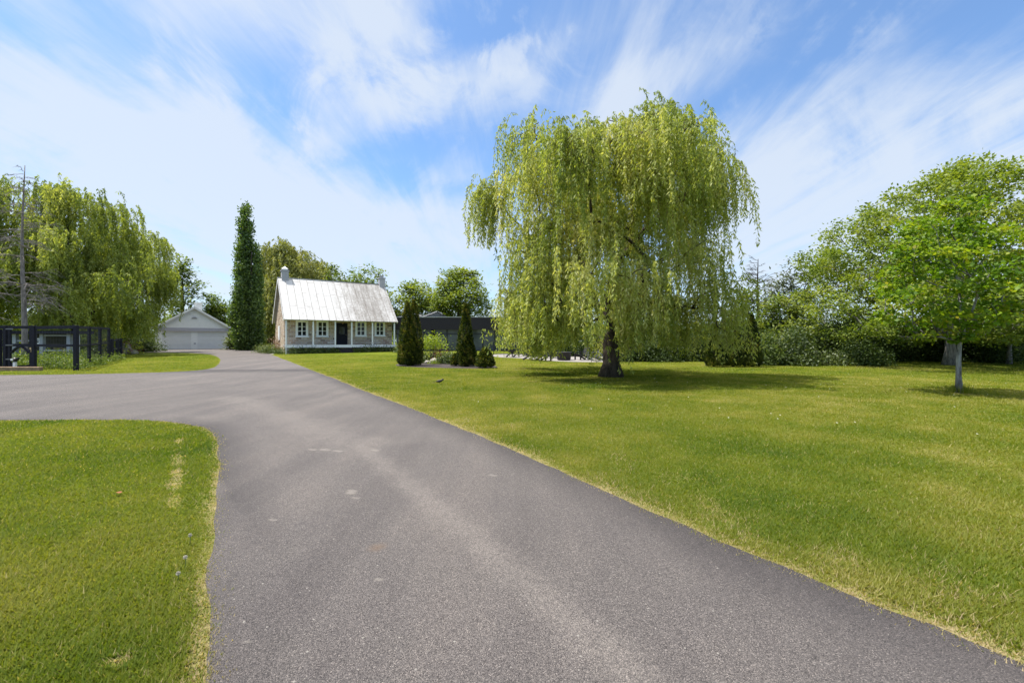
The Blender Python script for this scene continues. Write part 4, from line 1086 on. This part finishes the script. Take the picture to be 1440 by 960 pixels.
# lower return of the fence
C1 = Vector((gx(157.5, 32), 32, 0)); C2 = Vector((gx(165, 34.2), 34.2, 0)); C3 = Vector((gx(170, 36.5), 36.5, 0))
C1.z, C2.z, C3.z = T(32), T(34.2), T(36.5)
for p in (C1, C2, C3): post(gf, p-A, 1.5, .15)
for p, q_ in ((C1, C2), (C2, C3)):
    for z in (1.38, .75): MB().bar(p-A+Vector((0, 0, z)), q_-A+Vector((0, 0, z)), .05, .1).build('rail', M['fence'], gf)
# front run, parallel to the road
Gp = Vector((gx(48, 23.6), 23.6, T(23.6))); Hp = Vector((gx(8, 23.7), 23.7, T(23.7))); Lp = Vector((gx(-60, 23.9), 23.9, T(23.9)))
post(gf, Gp-A, HF, .16); post(gf, Hp-A-Vector((.0, 0, 0)), HF, .16); post(gf, Lp-A, HF, .19)
post(gf, Hp-A-Vector((.32, 0, 0)), HF-.2, .15)
for p, q_ in ((Gp, A), (Lp, Hp)):
    MB().bar(p-A+Vector((0, 0, HF-.12)), q_-A+Vector((0, 0, HF-.08)), .06, .16).build('top_rail', M['fence'], gf)
    MB().bar(p-A+Vector((0, 0, 1.27)), q_-A+Vector((0, 0, 1.27)), .06, .12).build('rail', M['fence'], gf)
    wires(p-A, q_-A, .1, HF-.2).build('wire_mesh', M['wire'], gf)
# gate
gl = Hp+Vector((.16, .0, 0)); gr_ = Gp-Vector((.2, 0, 0)); gwid = gr_.x-gl.x
gate = thing('garden_gate', 'dark timber garden gate with diagonal braces beside the corner fence panel', 'gate', (gl.x, gl.y, gl.z))
MB().box(0, .11, -.05, .05, .1, HF).build('stile', M['fence'], gate); MB().box(gwid-.11, gwid, -.05, .05, .1, HF).build('stile', M['fence'], gate)
MB().box(.11, gwid-.11, -.045, .045, HF-.16, HF-.02).build('rail', M['fence'], gate)
MB().box(.11, gwid-.11, -.045, .045, 1.21, 1.35).build('rail', M['fence'], gate)
MB().box(.11, gwid-.11, -.045, .045, .12, .23).build('rail', M['fence'], gate)
MB().bar((.16, 0, .24), (.5, 0, .62), .07, .12, (0,1,0)).build('brace', M['fence'], gate); MB().bar((gwid-.16, 0, .24), (gwid-.62, 0, .02+.02), .07, .12, (0,1,0)).build('brace', M['fence'], gate)
arc = MB()
P = [(.14+(gwid-.28)*t, .0, .88+.32*math.sin(math.pi*t)) for t in np.linspace(0, 1, 11)]
for a_, b_ in zip(P[:-1], P[1:]): arc.bar(a_, b_, .07, .12, (0,1,0))
arc.build('brace', M['fence'], gate)
MB().box(gwid-.05, gwid+.12, -.09, -.055, 1.05, 1.16).box(gwid+.02, gwid+.08, -.10, -.06, .92, 1.10).build('latch', M['brass'], gate)
for z in (.55, 1.28, 2.12): MB().box(-.2, .3, -.075, -.052, z-.03, z+.03).build('hinge', M['wire'], gate)
# timber sill lying along the road edge
kx0, kx1 = gx(-70, 23.0), gx(58, 23.0)
tb = MB().box(kx0, kx1, 22.9, 23.1, -.02, .22).build('timber_beam', M['timber'], None, bevel=.015); tag(tb, 'brown timber beam lying on the verge below the garden gate', 'beam')
# white post with a dark head inside the gate
wp = thing('garden_post', 'short white post with a small dark head standing in front of the gate', 'garden post', (gx(21, 23.35), 23.35, T(23.35)))
MB().box(-.06, .06, -.06, .06, 0, .42).build('post', M['white'], wp, bevel=.01); MB().lathe([(.05, .42), (.10, .46), (.11, .6), (.04, .66)], 10).build('head', M['black'], wp)
MB().box(-.09, .02, -.13, -.09, .5, .6).build('plate', M['white'], wp)

# garden shelter: dark roof beam on grey frame
SD_ = 29.0; SZ = T(SD_)
sh = thing('garden_shelter', 'low timber animal shelter with pale grey frame and dark roof behind the garden fence', 'shelter', (gx(60, SD_), SD_, SZ))
sc_ = SD_/F
sx_ = lambda px: (px-60)*sc_
sz_ = lambda py: EYE-(py-CY)*sc_-SZ
MB().box(sx_(4), sx_(112), -.35, 1.0, sz_(469.5), sz_(465)).build('roof', M['fence'], sh)
MB().box(sx_(20), sx_(86), .85, .95, 0, sz_(469.5)).build('wall', M['dim_wood'], sh)
for px in (22, 60, 98, 108): MB().box(sx_(px)-.11, sx_(px)+.11, -.1, .1, -.1, sz_(469.6)).build('post', M['grey_wood'], sh)
MB().box(sx_(60)+.11, sx_(98)-.11, -.05, .05, sz_(472.5), sz_(470.6)).build('rail', M['grey_wood'], sh)
MB().box(sx_(60)+.11, sx_(108)-.11, -.07, .05, sz_(493.5), sz_(491.6)).build('rail', M['grey_wood'], sh)
MB().box(sx_(22)+.11, sx_(60)-.11, -.05, .05, sz_(480), sz_(478)).build('rail', M['grey_wood'], sh)
wf = ring_box(MB(), sx_(50), sx_(57.5), -.06, .0, sz_(483.5), sz_(475.5), .07).build('window', M['white'], sh)
MB().box(sx_(50)+.07, sx_(57.5)-.07, -.03, -.01, sz_(483.5)+.07, sz_(475.5)-.07).build('pane', M['glass'], wf)
MB().box(sx_(61), sx_(84), 0.6, 0.7, 0, sz_(489)).build('partition', M['timber'], sh)
# plants inside the garden
wd_ = []
r = np.random.default_rng(161)
for k in range(46):
    px = 52+r.random()*100; d = 24.2+r.random()*4.5
    if gx(px, d) > A.x+(d-A.y)*(B.x-A.x)/(B.y-A.y)-.25: continue
    wd_.append((gx(px, d), d, .5, .4, T(d)-.05, T(d)+.35+.55*r.random(), 12))
for k in range(16):
    px = -10+r.random()*55; d = 24.6+r.random()*3
    wd_.append((gx(px, d), d, .45, .4, T(d)-.05, T(d)+.3+.4*r.random(), 10))
for k in range(26):
    t = r.random()*1.3; p = A+(B-A)*t; wd_.append((p.x+.1, p.y-.05, .18, .3, T(p.y)-.05, T(p.y)+.12+.2*r.random(), 4))
leaf_bank('garden_weeds', 'tall green weeds growing along and inside the garden fence', wd_, .10, M['weed'], 162, None, 'stuff', .5, clump=34)
# rubble and plants beyond the fence end
labs = ['pinkish stone at the left end of the rubble heap', 'largest pale stone in the rubble heap by the willow', 'reddish stone in front in the rubble heap', 'flat grey stone at the right end of the rubble heap', 'small reddish stone on top of the rubble heap']
for k, (px, py, sz, mt) in enumerate(((170, 488, (.45, .35, .5), 'rock_pink'), (176, 486.5, (.5, .4, .75), 'rock'), (181, 489, (.5, .35, .4), 'rock_pink'), (188, 489, (.6, .35, .28), 'rock'), (178, 484, (.4, .3, .9), 'rock_pink'))):
    rock(labs[k], (gx(px, 42+k*.2), 42+k*.2), sz, M[mt], 20+k, group='stones of the rubble heap')
bush('reddish brown shrub growing over the rubble heap', 180, 490, 22, 18, M['red'], 171, 22, .16, dd=43.5, clump=30)
bush('dark green undergrowth below the left willow', 145, 493, 60, 20, M['hedge'], 172, 60, .2, dd=46, tint0=.6)
bush('low green bush under the right side of the left willow', 207, 493, 34, 16, M['shrub'], 173, 40, .18, dd=47, tint0=.35)
ub = []
r = np.random.default_rng(174)
for px in range(-120, 225, 9):
    d = 52+r.random()*5; ub.append((gx(px, d), d, 1.2, 1.0, T(d)-.2, T(d)+1.6+1.6*r.random(), 18))
leaf_bank('hedge', 'dark undergrowth hedge far behind the left willow', ub, .22, M['hedge'], 175, 'hedge', tint0=.7)

# ------------------------------------------------------------------ small things on the lawn
bx, by = gp(618, 540)
bird = MB()
prof = [(-.13, .012, .085), (-.07, .035, .09), (-.01, .05, .095), (.05, .045, .105), (.085, .03, .13), (.11, .032, .15), (.135, .02, .152), (.165, .004, .145)]
bird.tube([(p_, 0, z) for p_, _, z in prof], [q_ for _, q_, _ in prof], 10)
bird.add([(-.12, -.02, .085), (-.12, .02, .085), (-.24, .025, .05), (-.24, -.025, .05), (-.12, 0, .10)], [(0,1,2,3), (0,4,1), (1,4,2), (2,4,3), (3,4,0)])
bird.tube([(.0, .02, .055), (.005, .022, 0)], .004, 5); bird.tube([(.0, -.02, .055), (.005, -.022, 0)], .004, 5)
bo = bird.build('bird', M['feather'], None, True); bo.location = (bx, by, .01); bo.rotation_euler = (0, 0, R(15)); tag(bo, 'small dark bird standing on the lawn in front of the cedars', 'bird')
for k, (px, py, h, lab) in enumerate(((266, 768, .08, 'white dandelion clock on a tall stem nearest the drive edge'), (259, 800, .075, 'white dandelion clock below the tall one'), (249, 818, .05, 'short white dandelion clock leaning left'))):
    x_, y_ = gp(px, py)
    dn = thing('dandelion', lab, 'dandelion', (x_, y_, 0), 0, 'dandelions on the near left lawn')
    MB().tube([(0, 0, 0), (.01, 0, h*.6), (.0, .01, h)], .0025, 5).build('stem', M['stem'], dn)
    r = np.random.default_rng(180+k); pf = MB()
    for q_ in range(70):
        v = rnd_dir(1, r)[0]; pf.bar(Vector((0, .01, h)), Vector((0, .01, h))+Vector(v)*.014, .0012, .0012)
    pf.build('seed_head', M['puff'], dn)
x_, y_ = gp(163, 697)
lf = MB().add([(0,0,.03),(.05,.03,.04),(.10,.01,.035),(.13,0,.05),(.10,-.04,.03),(.05,-.05,.04)], [(0,1,2,5),(2,3,4,5)]).build('fallen_leaf', M['brown_leaf'], None); lf.location = (x_, y_, .018); lf.scale = (.6, .6, .6)
tag(lf, 'single reddish brown fallen leaf on the near left lawn', 'leaf')
# daisies and dandelion heads too many to tell apart
n = 60; r = np.random.default_rng(190); d = 9+r.random(n)*17; a = R(-8)+r.random(n)*R(58); px_, py_ = d*np.sin(a), d*np.cos(a); k = (sd(px_, py_) > .3); px_, py_ = px_[k], py_[k]; n = len(px_)
C = np.stack([px_, py_, Tn(py_)+.05], 1)
tag(leaf_mesh('lawn_flowers', C, np.stack([np.ones(n), np.zeros(n), np.zeros(n)], 1), np.tile([0, -.5, 1.], (n, 1)), .032, .032, np.full(n, 1.0), M['weed'], None), 'tiny pale flower heads scattered over the right lawn', None, None, 'stuff')
# loose grit and stones on the drive
n = 1100; r = np.random.default_rng(191); d = 1.7*np.exp(r.random(n)*1.6); a = R(-45)+r.random(n)*R(85); gx_, gy_ = d*np.sin(a), d*np.cos(a); k = sd(gx_, gy_) < -.02; gx_, gy_ = gx_[k], gy_[k]; n = len(gx_)
sz = .0025+.006*r.random(n)**4
oct_ = np.array([(1,0,0),(0,1,0),(-1,0,0),(0,-1,0),(0,0,1)], float); of = np.array([(0,1,4),(1,2,4),(2,3,4),(3,0,4)])
V = (oct_[None]*sz[:,None,None]*np.array([1, 1, .7])+np.stack([gx_, gy_, np.full(n, .006)], 1)[:,None]).reshape(-1, 3); Fc = (of[None]+(np.arange(n)*5)[:,None,None]).reshape(-1, 3)
tag(npmesh('grit', V, Fc, M['chip']), 'loose pale grit scattered on the asphalt', None, None, 'stuff')

# ------------------------------------------------------------------ sky, sun, camera
ELEV = R(67); AZ = math.atan2(-1.0, .10)
S = Vector((math.sin(AZ)*math.cos(ELEV), math.cos(AZ)*math.cos(ELEV), math.sin(ELEV)))
ld = bpy.data.lights.new('sun', 'SUN'); ld.energy = 4.6; ld.angle = R(.53); ld.color = (1, .955, .88)
lo = bpy.data.objects.new('sun', ld); COL.objects.link(lo); lo.rotation_euler = S.to_track_quat('Z', 'Y').to_euler(); lo.location = (0, 0, 60)

w = bpy.data.worlds.new('World'); scene.world = w; w.use_nodes = True
nt = w.node_tree; nt.nodes.clear(); links = nt.links
sky = nt.nodes.new('ShaderNodeTexSky'); sky.sky_type = 'NISHITA'; sky.sun_disc = False
sky.sun_elevation = ELEV; sky.sun_rotation = AZ % (2*math.pi); sky.air_density = 1.0; sky.dust_density = .8; sky.ozone_density = 1.6
tc = nt.nodes.new('ShaderNodeTexCoord'); nrm = N(nt, 'ShaderNodeVectorMath', operation='NORMALIZE'); links.new(tc.outputs['Generated'], nrm.inputs[0]); dv = nrm.outputs[0]
sx = nt.nodes.new('ShaderNodeSeparateXYZ'); links.new(dv, sx.inputs[0])
zc = mth(nt, 'ADD', mth(nt, 'MAXIMUM', sx.outputs[2], 0), .10)
cb = nt.nodes.new('ShaderNodeCombineXYZ'); links.new(mth(nt, 'DIVIDE', sx.outputs[0], zc), cb.inputs[0]); links.new(mth(nt, 'DIVIDE', sx.outputs[1], zc), cb.inputs[1])
uv = cb.outputs[0]                                           # position on a flat cloud layer overhead
st1 = noise(nt, mapping(nt, uv, rot=(0, 0, R(-38)), scale=(2.4, .34, 1)), 1.5, 10, .62, .5)
st2 = noise(nt, mapping(nt, uv, loc=(3, 1, 0), rot=(0, 0, R(20)), scale=(1, .55, 1)), 2.6, 9, .6, .9)
fine = noise(nt, dv, 6, 8, .62, .6)
def band(a, b, r0, r1, wgt):
    A = Vector(((a[0]-CX)/F, 1, (CY-a[1])/F)).normalized(); B = Vector(((b[0]-CX)/F, 1, (CY-b[1])/F)).normalized(); D = B-A
    s1 = N(nt, 'ShaderNodeVectorMath', operation='SUBTRACT'); links.new(dv, s1.inputs[0]); s1.inputs[1].default_value = A
    dt = N(nt, 'ShaderNodeVectorMath', operation='DOT_PRODUCT'); links.new(s1.outputs[0], dt.inputs[0]); dt.inputs[1].default_value = D/D.length_squared
    h = mth(nt, 'MINIMUM', mth(nt, 'MAXIMUM', dt.outputs['Value'], 0), 1)
    sc = N(nt, 'ShaderNodeVectorMath', operation='SCALE'); sc.inputs[0].default_value = D; links.new(h, sc.inputs['Scale'])
    s2 = N(nt, 'ShaderNodeVectorMath', operation='SUBTRACT'); links.new(s1.outputs[0], s2.inputs[0]); links.new(sc.outputs[0], s2.inputs[1])
    ln = N(nt, 'ShaderNodeVectorMath', operation='LENGTH'); links.new(s2.outputs[0], ln.inputs[0])
    d = mth(nt, 'ADD', ln.outputs['Value'], mth(nt, 'MULTIPLY', mth(nt, 'SUBTRACT', fine, .5), .30))
    mr = N(nt, 'ShaderNodeMapRange', interpolation_type='SMOOTHSTEP'); links.new(d, mr.inputs[0])
    mr.inputs[1].default_value = r0; mr.inputs[2].default_value = r1; mr.inputs[3].default_value = wgt; mr.inputs[4].default_value = 0
    return mr.outputs[0]
terms = [band((-200, 10), (420, 90), .0, .34, .12), band((900, 60), (1500, 120), .0, .34, .08), band((-80, 90), (250, 195), .0, .16, .42), band((250, 195), (460, 320), .0, .17, .42), band((240, -40), (560, 10), .0, .15, .42), band((560, 10), (500, 110), 0, .13, .25),
         band((60, 330), (620, 330), .02, .24, .22), band((470, 170), (800, 60), .0, .10, .30), band((700, 70), (800, 40), .0, .05, .30), band((620, 130), (900, 150), 0, .13, .22),
         band((860, 150), (1060, 40), .0, .09, .20), band((1050, 215), (1500, 100), .0, .12, .30), band((1080, 320), (1500, 260), .0, .22, .38), band((540, 320), (760, 330), .0, .10, .18),
         band((600, 20), (720, 60), .0, .09, -.30), band((200, 110), (440, 150), .0, .10, -.16), band((520, 215), (700, 190), .0, .08, -.16), band((1000, 160), (1200, 20), 0, .09, -.2), band((1150, 10), (1440, 40), 0, .10, -.14), band((530, 260), (640, 262), 0, .05, -.16)]
tot = None
for t in terms: tot = t if tot is None else mth(nt, 'ADD', tot, t)
hor = N(nt, 'ShaderNodeMapRange', interpolation_type='SMOOTHSTEP'); links.new(sx.outputs[2], hor.inputs[0])
hor.inputs[1].default_value = .02; hor.inputs[2].default_value = .42; hor.inputs[3].default_value = .32; hor.inputs[4].default_value = 0
dens = mth(nt, 'ADD', mth(nt, 'ADD', mth(nt, 'MULTIPLY', mth(nt, 'SUBTRACT', st1, .26), 1.05), mth(nt, 'MULTIPLY', st2, .50)), mth(nt, 'ADD', tot, mth(nt, 'ADD', hor.outputs[0], mth(nt, 'MULTIPLY', mth(nt, 'SUBTRACT', fine, .5), .45))))
cl = N(nt, 'ShaderNodeMapRange', interpolation_type='SMOOTHSTEP'); links.new(dens, cl.inputs[0])
cl.inputs[1].default_value = .40; cl.inputs[2].default_value = 1.12; cl.inputs[3].default_value = .06; cl.inputs[4].default_value = .84
skyc = mix(nt, 1, sky.outputs[0], (.68, .90, 1.08), 'MULTIPLY')
fill_glow = N(nt, 'ShaderNodeMapRange', interpolation_type='SMOOTHSTEP'); links.new(sx.outputs[2], fill_glow.inputs[0])  # unseen bright cloud overhead, added as fill light to lift the shadows
fill_glow.inputs[1].default_value = .63; fill_glow.inputs[2].default_value = .86; fill_glow.inputs[3].default_value = 0; fill_glow.inputs[4].default_value = 1
cfac = mth(nt, 'MAXIMUM', cl.outputs[0], mth(nt, 'MULTIPLY', fill_glow.outputs[0], .9))
colr = mix(nt, cfac, skyc, mix(nt, fill_glow.outputs[0], (3.75, 4.12, 4.62), (11.0, 11.0, 10.8)))
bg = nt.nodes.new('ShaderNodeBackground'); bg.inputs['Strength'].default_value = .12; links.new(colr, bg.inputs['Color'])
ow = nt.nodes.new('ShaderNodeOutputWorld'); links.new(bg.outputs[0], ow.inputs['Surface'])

cd = bpy.data.cameras.new('camera'); cam = bpy.data.objects.new('camera', cd); COL.objects.link(cam)
cd.sensor_width = 36; cd.lens = 36*F/1440; cd.clip_start = .05; cd.clip_end = 3000
cam.location = (0, 0, EYE); cam.rotation_euler = (R(90), 0, 0); scene.camera = cam
vs = scene.view_settings; vs.view_transform = 'Standard'; vs.look = 'None'; vs.exposure = 0.8; vs.gamma = 1; vs.use_curve_mapping = False
scene.cycles.max_bounces = 8; scene.cycles.transparent_max_bounces = 8; scene.cycles.use_denoising = True
